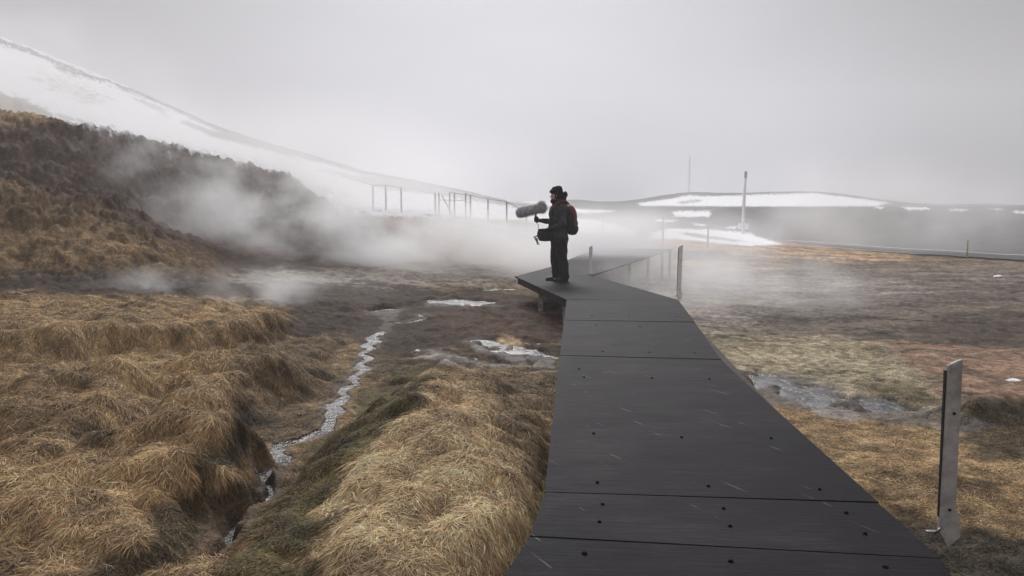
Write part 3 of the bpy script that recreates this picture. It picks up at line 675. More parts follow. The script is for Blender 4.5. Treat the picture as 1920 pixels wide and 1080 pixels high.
# ------------------------------------------------------------------ boardwalk
walk = empty('boardwalk', (G(1250, 800).x, G(1250, 800).y, 0))
tag(walk, 'black board walkway running from the foreground to the person, with bolted panels and two bends', 'boardwalk')
def lerp2(a, b, t): return a + (b - a) * t
def child(o, parent):                       # keep world place under a moved parent
    o.parent = parent; o.matrix_parent_inverse = parent.matrix_world.inverted(); return o
bpy.context.view_layer.update()
def deck_panel(pts, dz=0.0, tilt=0.0, gap=.006, thick=.030):
    c = sum((Vector(p) for p in pts), Vector()) / len(pts)
    P_ = []
    for i, p in enumerate(pts):
        p = Vector(p); v = c - p; P_.append(p + v.normalized() * gap + Vector((0, 0, dz + random.uniform(-.0025, .0025))))
    bm = bmesh.new(); add_prism(bm, P_, thick)
    es = [e for e in bm.edges]
    bmesh.ops.bevel(bm, geom=es, offset=.004, segments=2, affect='EDGES')
    o = link('deck_panel', bm_mesh('deck_panel', bm), M['deck']); child(o, walk); return o
def bolt(panel, p, r=.013):
    bm = bmesh.new()
    bmesh.ops.create_cone(bm, cap_ends=True, segments=14, radius1=r, radius2=r * .8, depth=.005)
    bmesh.ops.create_cone(bm, cap_ends=True, segments=6, radius1=r * .55, radius2=r * .5, depth=.009)
    bmesh.ops.translate(bm, vec=(p.x, p.y, .003), verts=bm.verts)
    o = link('bolt', bm_mesh('bolt', bm, False), M['bolt']); child(o, panel)
panels = []
for i in range(len(SEAMS) - 2):
    a, b = SEAMS[i], SEAMS[i + 1]
    A0, A1, B1, B0 = g2(*a[0]), g2(*a[1]), g2(*b[1]), g2(*b[0])
    panels.append(deck_panel([A0, A1, B1, B0]))
a, b = SEAMS[-2], SEAMS[-1]
panels.append(deck_panel([g2(*a[0]), g2(*a[1]), g2(*b[1]), g2(*b[0])]))
tip = g2(965, 518); c2 = g2(1030, 501); bendR = g2(1110, 516); e0, e1 = g2(1062, 562), g2(1272, 562)
mid0, mid1 = lerp2(e0, tip, .5), lerp2(e1, bendR, .5)
panels.append(deck_panel([e0, e1, mid1, mid0])); panels.append(deck_panel([mid0, mid1, bendR, tip]))
panels.append(deck_panel([tip, bendR, c2]))
f0, f1 = g2(1125, 463), g2(1262, 467); k0, k1 = lerp2(c2, f0, .5), lerp2(bendR, f1, .45)
panels.append(deck_panel([c2, bendR, k1, k0])); panels.append(deck_panel([k0, k1, f1, f0]))
BOLTS = {0: [(1096, 1038), (1370, 1053), (1660, 1064)], 1: [(1130, 946), (1357, 954), (1587, 962), (1124, 979), (1369, 987), (1622, 1001)],
         2: [(1120, 905), (1328, 912), (1537, 918), (1113, 813), (1278, 820), (1446, 822), (1095, 707), (1222, 709), (1330, 711), (1086, 692)],
         3: [(1130, 659), (1218, 661), (1302, 662), (1118, 610), (1200, 612)], 4: [(1110, 592), (1180, 593), (1270, 594)], 5: [(1100, 555), (1170, 552)]}
for k, l in BOLTS.items():
    for q in l: bolt(panels[k], g2(*q), .010 if k else .0125)
# bearers and posts underneath
def beam(a, b, w, h, z, name='bearer'):
    a, b = Vector(a), Vector(b); L = (b - a).length; bm = bmesh.new()
    add_box(bm, (0, 0, 0), (L, w, h), None, .006)
    rot = Matrix.Rotation(math.atan2(b.y - a.y, b.x - a.x), 3, 'Z'); bmesh.ops.rotate(bm, cent=(0, 0, 0), matrix=rot, verts=bm.verts)
    bmesh.ops.translate(bm, vec=((a.x + b.x) / 2, (a.y + b.y) / 2, z), verts=bm.verts)
    return child(link(name, bm_mesh(name, bm), M['beam']), walk)
def edge_pt(side, t):
    i = min(int(t), len(SEAMS) - 2); return lerp2(g2(*SEAMS[i][side]), g2(*SEAMS[i + 1][side]), t - i)
L0, L1 = edge_pt(0, 1.6), edge_pt(0, 5.0); R0, R1 = edge_pt(1, 1.2), edge_pt(1, 5.0)
for u in (.06, .5, .94): beam(lerp2(L0, R0, u), lerp2(L1, R1, u), .07, .12, -.095)
for u in (.06, .94): beam(lerp2(e0, e1, u), lerp2(tip, bendR, u), .07, .12, -.095)
def walk_post(p, top, w=.075):
    zb = nz1(p.x, p.y) - .1; bm = bmesh.new(); add_box(bm, (p.x, p.y, (top + zb) / 2), (w, w, top - zb), None, .008)
    child(link('support_post', bm_mesh('support_post', bm), M['timber']), walk)
for t in (.38, .62, .84, .98): walk_post(lerp2(bendR, f1, t) + Vector((-.05, .1, 0)), -.04)
for q in ((1000, 533), (1045, 552)): p = g2(*q); walk_post(p + Vector((.14, .05, 0)), -.04, .09)

# far boardwalk climbing left below the hillside
farw = empty('boardwalk', (0, 40, 0)); bpy.context.view_layer.update()
tag(farw, 'hazy grey boardwalk climbing left behind the steam below the railing', 'boardwalk')
FW = [(1150, 468, 33.5), (1080, 458, 35), (1000, 444, 38), (918, 424, 41), (850, 413, 43), (784, 407, 45), (700, 403, 47), (600, 402, 49)]
for (a, b, c), (d, e, f) in zip(FW[:-1], FW[1:]):
    p, q = P(a, b, c), P(d, e, f); off = Vector((.55, 1.7, .16)); bm = bmesh.new()
    add_prism(bm, [p, q, q + off, p + off], .06)
    o = link('deck_panel', bm_mesh('deck_panel', bm), M['deck']); child(o, farw)
    bm = bmesh.new(); add_prism(bm, [p + Vector((0, .06, -.07)), q + Vector((0, .06, -.07)), q + Vector((0, .14, -.07)), p + Vector((0, .14, -.07))], .14)
    o = link('bearer', bm_mesh('bearer', bm), M['beam']); child(o, farw)
    for t in (.1, .6):
        r = p.lerp(q, t) + Vector((.1, .25, -.05)); zb = nz1(r.x, r.y) - .3
        if r.z - zb > .05:
            bm = bmesh.new(); add_box(bm, (r.x, r.y, (r.z + zb) / 2), (.09, .09, r.z - zb), None, .006)
            o = link('support_post', bm_mesh('support_post', bm), M['beam']); child(o, farw)
rail = empty('railing', (0, 44, 0)); bpy.context.view_layer.update()
tag(rail, 'faint grey wooden railing with posts and a brace along the far boardwalk in the steam', 'railing')
RP = [(987, 398, 426, 38.8), (950, 378, 410, 40.5), (915, 373, 408, 42), (882, 366, 404, 43.0), (873, 362, 402, 43.6), (852, 361, 400, 44.0), (843, 361, 400, 44.4), (823, 361, 398, 44.9), (816, 362, 397, 45.3), (752, 352, 396, 46.6), (723, 347, 396, 47.2), (699, 348, 396, 47.8)]
tops = []
for (px, t, b, Y) in RP:
    p = P(px, t, Y); q = P(px, b + 9, Y); q.x = p.x; bm = bmesh.new(); add_box(bm, (p.x, p.y, (p.z + q.z) / 2), (.085, .085, p.z - q.z), None, .008)
    child(link('post', bm_mesh('post', bm), M['timber']), rail); tops.append(p)
def railbar(pts, r=.02, name='rail'):
    bm = bmesh.new(); add_tube(bm, pts, r, 6); child(link(name, bm_mesh(name, bm), M['timber']), rail)
railbar([tops[0] + Vector((.9, -.6, -.42))] + tops[:4] + [tops[6]]); railbar([t - Vector((0, 0, .42)) for t in tops[3:8]], .018)
railbar([P(828, 366, 45), P(848, 402, 44.5)], .04, 'brace'); railbar(tops[9:12] + [P(640, 330, 49)], .018)

# ------------------------------------------------------------------ marker stakes beside the walk
def make_stake():
    r = empty('marker_stake'); tag(r, 'x', 'stake', 'stakes along the boardwalk')
    w, h, th = .062, .80, .022
    bm = bmesh.new()                         # face board with a slanted top and a splayed, pointed foot
    out = [(-w / 2 - .006, 0.0), (w * .05, -.085), (w / 2 + .024, -.035), (w / 2 + .016, .07), (w / 2, .10), (w / 2, h + .012), (w * .18, h + .005), (-w / 2, h - .018)]
    f = [bm.verts.new((x, -th / 2, z)) for x, z in out]; b = [bm.verts.new((x, th / 2, z)) for x, z in out]
    bm.faces.new(f); bm.faces.new(b[::-1])
    for i in range(len(out)): bm.faces.new((f[i], b[i], b[(i + 1) % len(out)], f[(i + 1) % len(out)]))
    bmesh.ops.recalc_face_normals(bm, faces=bm.faces); bmesh.ops.bevel(bm, geom=list(bm.edges), offset=.002, segments=2, affect='EDGES')
    link('board', bm_mesh('board', bm), M['stake'], r)
    bm = bmesh.new(); add_box(bm, (-w / 2 - .0035, .004, h / 2 + .01), (.006, .020, h - .10), None, .0015); link('edge_strip', bm_mesh('edge_strip', bm), M['darkside'], r)
    for z in (.10, .56):
        bm = bmesh.new(); bmesh.ops.create_cone(bm, cap_ends=True, segments=12, radius1=.0065, radius2=.0055, depth=.008)
        bmesh.ops.rotate(bm, cent=(0, 0, 0), matrix=Matrix.Rotation(math.pi / 2, 3, 'X'), verts=bm.verts); bmesh.ops.translate(bm, vec=(.004, -th / 2 - .003, z), verts=bm.verts)
        link('screw', bm_mesh('screw', bm), M['bolt'], r)
    bm = bmesh.new()
    add_tube(bm, [(-.06, -.02, -.012), (-.035, -.018, .012), (-.02, 0, .012)], .005, 8); add_box(bm, (-.055, .005, -.012), (.06, .022, .005), None, .001)
    link('bracket', bm_mesh('bracket', bm, True), M['steel'], r)
    return r
def copy_tree(o, parent=None):
    c = o.copy(); COL.objects.link(c)
    if parent is not None: c.parent = parent
    for ch in list(o.children): copy_tree(ch, c)
    return c
stake = make_stake()
ST = [(1768, 1000, 0, R(-4), 'nearest grey stake, rust streaked, with a splayed foot and steel bracket beside the boardwalk edge', .945),
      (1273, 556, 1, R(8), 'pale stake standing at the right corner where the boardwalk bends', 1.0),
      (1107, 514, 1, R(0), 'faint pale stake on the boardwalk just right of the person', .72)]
for i, (px, py, k, rz, lab, sc) in enumerate(ST):
    o = stake if i == 0 else copy_tree(stake)
    p = g2(px, py, .0); o.location = (p.x + (.0 if i else .015), p.y, .018); o.rotation_euler = (0, R(1) if i else R(-.6), rz); o['label'] = lab; o.scale = (1, 1, sc)
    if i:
        ch = [c for c in o.children if c.name.startswith('board')][0]; ch.data = ch.data.copy(); ch.data.materials[0] = M['hazestake']

# ------------------------------------------------------------------ poles, mast, road, small things far off
def thin_post(px, t, b, Y, w, mat, name, label, cat, group=None):
    p = P(px, t, Y); zb = nz1(p.x, p.y) - .15; zb = min(zb, P(px, b, Y).z); bm = bmesh.new()
    add_tube(bm, [(p.x, p.y, zb), (p.x, p.y, p.z - .05), (p.x, p.y, p.z)], [w, w * .85, w * .6], 8)
    return tag(link(name, bm_mesh(name, bm, True), mat), label, cat, group)
for px, t, b, Y, lab in ((1130, 405, 460, 36, 'thin grey post behind the far leg of the boardwalk, nearest the person'), (1244, 404, 466, 33.5, 'tallest thin grey post rising from the end of the far boardwalk'), (1328, 426, 458, 41, 'short thin post in front of the big snow patch')):
    thin_post(px, t, b, Y, .045, M['timber'], 'thin_post', lab, 'post', 'thin posts beyond the boardwalk')
thin_post(1815, 450, 486, 43, .04, M['yellow'], 'marker_post', 'small yellow marker post beside the road', 'marker post')
pole = empty('utility_pole'); pp = P(1393, 434, 70); pz = nz1(pp.x, pp.y); pole.location = (pp.x, pp.y, pz)
tag(pole, 'tall pale pole with two small cabinets at its foot behind the snow patch', 'utility pole')
ht = P(1396, 322, 70).z - pz
bm = bmesh.new(); add_tube(bm, [(0, 0, -.4), (0, 0, ht * .45), (.1, 0, ht)], [.17, .14, .09], 10); link('shaft', bm_mesh('shaft', bm, True), M['palepole'], pole)
bm = bmesh.new(); add_tube(bm, [(.09, 0, ht - .55), (.1, 0, ht + .03)], .12, 10); link('cap_band', bm_mesh('cap_band', bm, True), M['timber'], pole)
for x in (-.27, .25):
    bm = bmesh.new(); add_box(bm, (x, -.12, .62), (.28, .3, .48), None, .03); link('cabinet', bm_mesh('cabinet', bm), M['palepole'], pole)
mp_ = P(1292, 361, 238); mz = nz1(mp_.x, mp_.y); mast = empty('radio_mast', (mp_.x, mp_.y, mz)); tag(mast, 'thin lattice mast standing on the snowy hill', 'mast')
mh = P(1292, 296, 238).z - mz
bm = bmesh.new()
for k in range(3): add_tube(bm, [(.3 * math.cos(k * 2.094), .3 * math.sin(k * 2.094), -.5), (.12 * math.cos(k * 2.094), .12 * math.sin(k * 2.094), mh)], .032, 5)
for j in range(12):
    z0, z1 = mh * j / 12, mh * (j + 1) / 12
    for k in range(3):
        r0, r1 = .3 - .18 * j / 12, .3 - .18 * (j + 1) / 12
        add_tube(bm, [(r0 * math.cos(k * 2.094), r0 * math.sin(k * 2.094), z0), (r1 * math.cos(k * 2.094 + 2.094), r1 * math.sin(k * 2.094 + 2.094), z1)], .02, 4)
link('lattice', bm_mesh('lattice', bm), M['timber'], mast)
bm = bmesh.new(); add_tube(bm, [(0, 0, mh - .3), (0, 0, mh + 1.0)], .04, 5); link('aerial', bm_mesh('aerial', bm), M['timber'], mast)
# road with painted edge lines, laid over the slope at right
def road_strip(name, pts, mat, lift, label):
    V = []
    for (a, b) in pts:
        for p in (a, b): V.append((p[0], p[1], p[2] + lift))
    Q = [(2 * i, 2 * i + 2, 2 * i + 3, 2 * i + 1) for i in range(len(pts) - 1)]
    o = link(name, mesh_np(name, V, Q), mat); tag(o, label, None, None, 'structure'); return o
RD = [(1490, 472.5, 52), (1560, 477, 49), (1640, 480, 47.5), (1720, 483, 46.5), (1800, 486, 45.5), (1920, 491, 44), (2150, 501, 42)]
cen = [P(*q) for q in RD]
for c in cen: c.z = max(c.z, nz1(c.x, c.y) + .12, nz1(c.x, c.y - 1.2) + .08, nz1(c.x + .3, c.y + 2.4) + .02)
def off(c, d, dz=0): return (c.x + d * .12, c.y + d, c.z + dz + .05 * max(d, 0))
road_strip('road', [(off(c, -1.3), off(c, 2.6)) for c in cen], M['asphalt'], 0, 'dark road crossing behind the plain at right')
road_strip('road_line', [(off(c, -1.15), off(c, -.75)) for c in cen[1:]], M['line'], .006, 'white painted near edge line of the road')
road_strip('road_line', [(off(c, 2.0), off(c, 2.45)) for c in cen], M['line'], .006, 'pale painted far edge line of the road')
def lump(name, p, r, mat, label, cat, seed, sq=(1, 1, .5)):
    bm = bmesh.new(); bmesh.ops.create_icosphere(bm, subdivisions=3, radius=1)
    for v in bm.verts:
        q = v.co + Vector((seed * 3.1, 0, 0)); v.co *= 1 + .35 * mnoise.noise(q * 1.3) + .14 * mnoise.noise(q * 3.5)
        v.co = Vector((v.co.x * r * sq[0], v.co.y * r * sq[1], v.co.z * r * sq[2]))
    o = link(name, bm_mesh(name, bm, True), mat); o.location = p; return tag(o, label, cat)
def on_ground(px, py, Y0):
    Y = Y0
    for _ in range(25):
        p = P(px, py, Y); z = nz1(p.x, p.y); q = G(px, py, min(z, CAMH - .05)) if py > 392 else p; Y = Y * .6 + q.y * .4
    p = P(px, py, Y); p.z = nz1(p.x, p.y); return p
p = on_ground(1872, 519, 27); lump('snow_lump', p, .12, M['snow'], 'small white snow lump on the plain below the road', 'snow lump', 1, (1.5, 1, .45))
p = on_ground(1900, 714, 9); lump('snow_lump', p, .06, M['snow'], 'small white snow lump on reddish earth right of the near stake', 'snow lump', 2, (1.4, 1, .35))
p = on_ground(1440, 462, 58)
p = P(157, 208, 68); p.z = nz1(p.x, p.y); lump('boulder', p, .55, M['rock'], 'dark boulder alone on the snowy hillside', 'boulder', 3, (1.3, 1, .6))

# ------------------------------------------------------------------ person (local: faces -X, feet at the origin)
PERS = g2(1048, 527); PZ = .002
def capsule(bm, a, b, ra, rb, seg=14):
    a, b = Vector(a), Vector(b); L = (b - a).length; d = (b - a).normalized() if L > 1e-6 else Vector((0, 0, 1))
    pts, rad = [], []
    for k in range(5): t = k / 4 * math.pi / 2; pts.append(a - d * ra * math.cos(t) * .999); rad.append(max(ra * math.sin(t), .0008))
    for k in range(1, 6): t = k / 5 * math.pi / 2; pts.append(b + d * rb * math.sin(t) * .999); rad.append(max(rb * math.cos(t), .0008))
    up = Vector((0, 0, 1)) if abs(d.z) < .9 else Vector((1, 0, 0)); s = d.cross(up).normalized(); u = s.cross(d)
    rings = [[bm.verts.new(p + (s * math.cos(2 * math.pi * k / seg) + u * math.sin(2 * math.pi * k / seg)) * r) for k in range(seg)] for p, r in zip(pts, rad)]
    for r0, r1 in zip(rings[:-1], rings[1:]):
        for k in range(seg): bm.faces.new((r0[k], r0[(k + 1) % seg], r1[(k + 1) % seg], r1[k]))
    bm.faces.new(rings[0][::-1]); bm.faces.new(rings[-1])
def ellip(bm, c, r, rot=None):
    g = bmesh.ops.create_icosphere(bm, subdivisions=3, radius=1); vs = g['verts']
    bmesh.ops.scale(bm, vec=r, verts=vs)
    if rot is not None: bmesh.ops.rotate(bm, cent=(0, 0, 0), matrix=rot, verts=vs)
    bmesh.ops.translate(bm, vec=c, verts=vs)
def fuse(name, bm, voxel, mat, parent, smooth=3, rough=0.0, rs=9.0, seed=0):
    bmesh.ops.recalc_face_normals(bm, faces=bm.faces)
    o = link(name, bm_mesh(name, bm)); md = o.modifiers.new('r', 'REMESH'); md.mode = 'VOXEL'; md.voxel_size = voxel
    sm = o.modifiers.new('s', 'SMOOTH'); sm.iterations = smooth; sm.factor = .5
    dg = bpy.context.evaluated_depsgraph_get(); me = bpy.data.meshes.new_from_object(o.evaluated_get(dg)); o.modifiers.clear(); old = o.data; o.data = me; me.name = name; bpy.data.meshes.remove(old)
    if rough:
        nn = len(me.vertices); co = np.empty(nn * 3, np.float32); no = np.empty(nn * 3, np.float32); me.vertices.foreach_get('co', co); me.vertex_normals.foreach_get('vector', no)
        co = co.reshape(-1, 3); no = no.reshape(-1, 3); q = co * rs + seed
        n = perlin(q[:, 0] + .35 * q[:, 2], q[:, 1] * .8 + .5 * q[:, 2], 7) + .5 * perlin(q[:, 0] * 2.1 - q[:, 1], q[:, 2] * 1.9 + q[:, 1], 9)
        me.vertices.foreach_set('co', (co + no * (rough * n)[:, None]).ravel()); me.update()
    me.polygons.foreach_set('use_smooth', [True] * len(me.polygons)); me.materials.append(mat)
    if parent is not None: o.parent = parent
    return o
MP = dict(skin=simple('skin', (.50, .30, .23), .55, var=.08, bump=.0005), jacket=simple('black_jacket', (.030, .031, .036), .7, var=.4, scale=8, bump=.004, spec=.3),
          trousers=simple('black_trousers', (.014, .013, .014), .8, var=.3, bump=.003, spec=.25), fur=simple('black_fleece', (.012, .011, .012), .95, var=.5, scale=40, bump=.006, spec=.1),
          boot=simple('brown_black_boot', (.030, .026, .022), .6, var=.3), glove=simple('black_glove', (.012, .012, .013), .8), red=simple('dark_red_fabric', (.16, .022, .030), .75, var=.2),
          bag=simple('black_bag_fabric', (.013, .013, .014), .75, var=.3), greyfur=simple('grey_synthetic_fur', (.66, .65, .66), .95, var=.3, scale=18), cable=simple('grey_cable', (.10, .10, .10), .6))
person = empty('person', (PERS.x, PERS.y, PZ), R(4)); tag(person, 'person in black winter clothes standing in profile on the boardwalk, holding out a microphone', 'person')
# the pose
HIPL, HIPR = Vector((.03, -.10, .90)), Vector((-.005, .10, .90)); KL, KR = Vector((.035, -.11, .49)), Vector((-.055, .10, .49))
AL, AR = Vector((.085, -.12, .09)), Vector((-.035, .11, .09))
SHL, SHR = Vector((.01, -.19, 1.40)), Vector((.0, .19, 1.40))
ELL, ELR = Vector((.05, -.27, 1.10)), Vector((-.10, .23, 1.13))
WRL, WRR = Vector((-.15, -.20, 1.02)), Vector((-.36, .10, 1.155))
NECK, HEAD = Vector((-.02, 0, 1.46)), Vector((-.065, 0, 1.635))
def fingers(bm, inf=0.0, which='both'):
    if which != 'left': right_hand(bm, inf)
    if which != 'right': left_hand(bm, inf)
def right_hand(bm, inf):
    # right hand closed round the pistol grip at (-.43, .06); left hand laid on the bag
    palm = Vector((-.415, .085, 1.175)); capsule(bm, WRR, palm, .027 + inf, .030 + inf); capsule(bm, palm + Vector((.0, 0, -.03)), palm + Vector((-.005, 0, .03)), .026 + inf, .026 + inf)
    for k, (dz, l) in enumerate(((.036, .9), (.013, 1.0), (-.010, .95), (-.032, .8))):
        r = .0092 + inf; b = palm + Vector((-.015, -.012, dz)); p1 = b + Vector((-.032, -.012, .002)) * l; p2 = p1 + Vector((-.010, -.030, 0)) * l; p3 = p2 + Vector((.020, -.010, -.002)) * l
        capsule(bm, b, p1, r, r); capsule(bm, p1, p2, r, r * .95); capsule(bm, p2, p3, r * .95, r * .85)
    t0 = palm + Vector((.004, -.020, .018)); t1 = t0 + Vector((-.012, -.034, .014)); t2 = t1 + Vector((-.022, -.010, .010)); capsule(bm, t0, t1, .012 + inf, .0105 + inf); capsule(bm, t1, t2, .0105 + inf, .009 + inf)
def left_hand(bm, inf):
    palm = Vector((-.225, -.185, 1.005)); capsule(bm, WRL, palm, .027 + inf, .030 + inf); capsule(bm, palm + Vector((-.01, .03, 0)), palm + Vector((-.01, -.03, 0)), .020 + inf, .020 + inf)
    for dy, l in ((.036, .85), (.013, 1.0), (-.011, .95), (-.034, .78)):
        r = .0092 + inf; b = palm + Vector((-.022, dy, .002)); p1 = b + Vector((-.034, 0, -.004)) * l; p2 = p1 + Vector((-.022, 0, -.018)) * l; p3 = p2 + Vector((-.008, 0, -.022)) * l
        capsule(bm, b, p1, r, r); capsule(bm, p1, p2, r, r * .95); capsule(bm, p2, p3, r * .95, r * .85)
    t0 = palm + Vector((.005, .030, 0)); t1 = t0 + Vector((-.018, .028, -.006)); t2 = t1 + Vector((-.024, .010, -.014)); capsule(bm, t0, t1, .012 + inf, .0105 + inf); capsule(bm, t1, t2, .0105 + inf, .009 + inf)
bm = bmesh.new()
ellip(bm, HEAD + Vector((.012, 0, .025)), (.098, .076, .108)); ellip(bm, HEAD + Vector((-.040, 0, -.045)), (.055, .056, .068)); ellip(bm, HEAD + Vector((-.058, 0, -.090)), (.030, .034, .026))
capsule(bm, HEAD + Vector((-.082, 0, .010)), HEAD + Vector((-.108, 0, -.028)), .010, .0135); ellip(bm, HEAD + Vector((-.086, 0, -.060)), (.013, .024, .008)); ellip(bm, HEAD + Vector((-.083, 0, -.074)), (.013, .021, .007))
for s in (-1, 1):
    ellip(bm, HEAD + Vector((-.074, .031 * s, .006)), (.016, .017, .011)); ellip(bm, HEAD + Vector((-.078, .030 * s, .027)), (.014, .024, .008)); ellip(bm, HEAD + Vector((.012, .078 * s, -.012)), (.026, .010, .034)); ellip(bm, HEAD + Vector((-.055, .042 * s, -.025)), (.03, .022, .022))
capsule(bm, NECK - Vector((0, 0, .05)), HEAD + Vector((.005, 0, -.05)), .062, .058)
ellip(bm, (0, 0, 1.30), (.115, .18, .17)); ellip(bm, (.01, 0, 1.08), (.105, .15, .17)); ellip(bm, (.02, 0, .93), (.115, .165, .12))
for sh, el, wr in ((SHL, ELL, WRL), (SHR, ELR, WRR)): capsule(bm, sh, el, .050, .040); capsule(bm, el, wr, .040, .027)
for h, k, a in ((HIPL, KL, AL), (HIPR, KR, AR)): capsule(bm, h, k, .082, .055); capsule(bm, k, a, .052, .036); capsule(bm, a + Vector((.02, 0, -.045)), a + Vector((-.13, 0, -.055)), .036, .026)
fingers(bm)
body = fuse('body', bm, .0075, MP['skin'], person, 2)
eyem = simple('dark_eye', (.03, .02, .015), .2, var=.05)
for s in (-1, 1):
    bm = bmesh.new(); ellip(bm, HEAD + Vector((-.0835, .031 * s, .006)), (.0095, .011, .0065)); link('eye', bm_mesh('eye', bm, True), eyem, body)
# jacket: torso, sleeves, collar and the folded hood
bm = bmesh.new()
ellip(bm, (-.005, 0, 1.30), (.175, .225, .20)); ellip(bm, (-.02, 0, 1.12), (.185, .215, .22)); ellip(bm, (0, 0, .95), (.180, .21, .19)); capsule(bm, (.0, -.08, .86), (.0, .08, .86), .165, .165); ellip(bm, (.06, 0, 1.36), (.13, .20, .13))
capsule(bm, SHL + Vector((0, .03, -.01)), ELL, .088, .072); capsule(bm, ELL, WRL, .072, .052); capsule(bm, SHR + Vector((0, -.03, -.01)), ELR, .088, .070); capsule(bm, ELR, WRR + Vector((.02, 0, 0)), .064, .047)
capsule(bm, (-.01, 0, 1.42), (-.03, 0, 1.52), .115, .09); ellip(bm, (.075, 0, 1.50), (.075, .11, .07))
fuse('jacket', bm, .011, MP['jacket'], person, 3, .012, 9)
bm = bmesh.new(); ellip(bm, (.105, 0, 1.655), (.055, .075, .055)); ellip(bm, (.07, 0, 1.58), (.06, .085, .075)); fuse('hood', bm, .009, MP['fur'], person, 2, .012, 26)
bm = bmesh.new()
capsule(bm, HIPL + Vector((.0, 0, -.03)), KL, .135, .108); capsule(bm, KL, AL + Vector((.005, 0, .015)), .106, .095); capsule(bm, HIPR + Vector((-.01, 0, -.03)), KR, .135, .108); capsule(bm, KR, AR + Vector((.01, 0, .015)), .106, .097)
fuse('trousers', bm, .011, MP['trousers'], person, 3, .014, 10, 5)
for a in (AL, AR):
    bm = bmesh.new(); capsule(bm, a + Vector((.015, 0, .03)), a + Vector((.03, 0, -.045)), .056, .050); capsule(bm, a + Vector((.02, 0, -.045)), a + Vector((-.15, -.01, -.056)), .047, .038); ellip(bm, a + Vector((-.16, -.012, -.055)), (.05, .046, .036))
    for v in bm.verts: v.co.z = max(v.co.z, .014)
    bt = fuse('boot', bm, .008, MP['boot'], person, 2, .003, 30)
    bm = bmesh.new(); out = []
    for k in range(24):
        t = k / 24 * 2 * math.pi; c_, s_ = math.cos(t), math.sin(t); out.append((a.x - .065 + .145 * (abs(c_) ** .8) * (1 if c_ > 0 else -1), a.y - .006 + .050 * s_ * (1.05 - .1 * c_), .022))
    add_prism(bm, out, .022); link('sole', bm_mesh('sole', bm), MP['bag'], bt)
for keep in ('left', 'right'):
    bm = bmesh.new(); fingers(bm, .0052, keep); fuse('glove', bm, .0045, MP['glove'], person, 1)
# fleece hat with a ruffled brim, scarf over the chin
bm = bmesh.new(); ellip(bm, HEAD + Vector((.015, 0, .075)), (.120, .098, .100)); ellip(bm, HEAD + Vector((-.055, 0, .070)), (.072, .080, .042)); ellip(bm, HEAD + Vector((.055, 0, .130)), (.065, .070, .052)); ellip(bm, HEAD + Vector((.035, 0, -.01)), (.085, .098, .085)); 
hat = fuse('hat', bm, .009, MP['fur'], person, 1, .013, 30, 3)
bm = bmesh.new(); ellip(bm, HEAD + Vector((-.045, 0, -.108)), (.066, .080, .050)); ellip(bm, NECK + Vector((-.015, 0, .03)), (.110, .118, .075)); fuse('scarf', bm, .009, MP['fur'], person, 2, .010, 22, 8)
bm = bmesh.new(); ellip(bm, (0, 0, 0), (.1, .1, .1)); bm.free()

def held(name, label, cat):                 # things worn or held stand on their own, placed with the person's pose
    o = empty(name, (PERS.x, PERS.y, PZ), R(4)); tag(o, label, cat); return o
def strap(name, pts, w, th, mat, parent):
    pts = [Vector(p) for p in pts]; fine = []
    for i in range(len(pts) - 1):
        p0, p1, p2, p3 = pts[max(i - 1, 0)], pts[i], pts[i + 1], pts[min(i + 2, len(pts) - 1)]
        for k in range(6):
            t = k / 6; fine.append(.5 * ((2 * p1) + (p2 - p0) * t + (2 * p0 - 5 * p1 + 4 * p2 - p3) * t * t + (-p0 + 3 * p1 - 3 * p2 + p3) * t ** 3))
    fine.append(pts[-1]); bm = bmesh.new(); rings = []
    for i, p in enumerate(fine):
        t = (fine[min(i + 1, len(fine) - 1)] - fine[max(i - 1, 0)]).normalized(); outw = Vector((p.x - .0, p.y, 0)).normalized(); s = t.cross(outw).normalized()
        rings.append([bm.verts.new(p + s * w * a + outw * th * b) for a, b in ((-.5, 0), (.5, 0), (.5, 1), (-.5, 1))])
    for r0, r1 in zip(rings[:-1], rings[1:]):
        for k in range(4): bm.faces.new((r0[k], r0[(k + 1) % 4], r1[(k + 1) % 4], r1[k]))
    bm.faces.new(rings[0][::-1]); bm.faces.new(rings[-1]); bmesh.ops.recalc_face_normals(bm, faces=bm.faces)
    return link(name, bm_mesh(name, bm, True), mat, parent)
bp = held('backpack', 'rounded red backpack with black lower half worn on the back of the person', 'backpack')
bm = bmesh.new(); ellip(bm, (.235, 0, 1.22), (.105, .155, .20)); ellip(bm, (.215, 0, 1.36), (.075, .13, .10)); ellip(bm, (.25, 0, 1.10), (.105, .155, .14)); fuse('upper_shell', bm, .011, MP['red'], bp, 3, .006, 10)
bm = bmesh.new(); ellip(bm, (.245, 0, 1.00), (.125, .165, .125)); ellip(bm, (.20, 0, 1.02), (.11, .165, .12)); fuse('lower_pocket', bm, .011, MP['bag'], bp, 3, .006, 12)
for s in (-1, 1):
    bm = bmesh.new(); ellip(bm, (.20, .15 * s, 1.17), (.08, .035, .16)); fuse('side_panel', bm, .010, MP['bag'], bp, 2)
    strap('shoulder_strap', [(.17, .12 * s, 1.46), (.08, .135 * s, 1.535), (-.04, .135 * s, 1.50), (-.145, .135 * s, 1.40)], .034, .012, MP['red'], bp)
    strap('lower_strap', [(-.145, .135 * s, 1.40), (-.172, .155 * s, 1.27), (-.10, .225 * s, 1.15), (.08, .235 * s, 1.08), (.20, .17 * s, 1.04)], .03, .010, MP['bag'], bp)
sb = held('shoulder_bag', 'black sound recorder bag hanging at the waist of the person, cables dangling', 'shoulder bag')
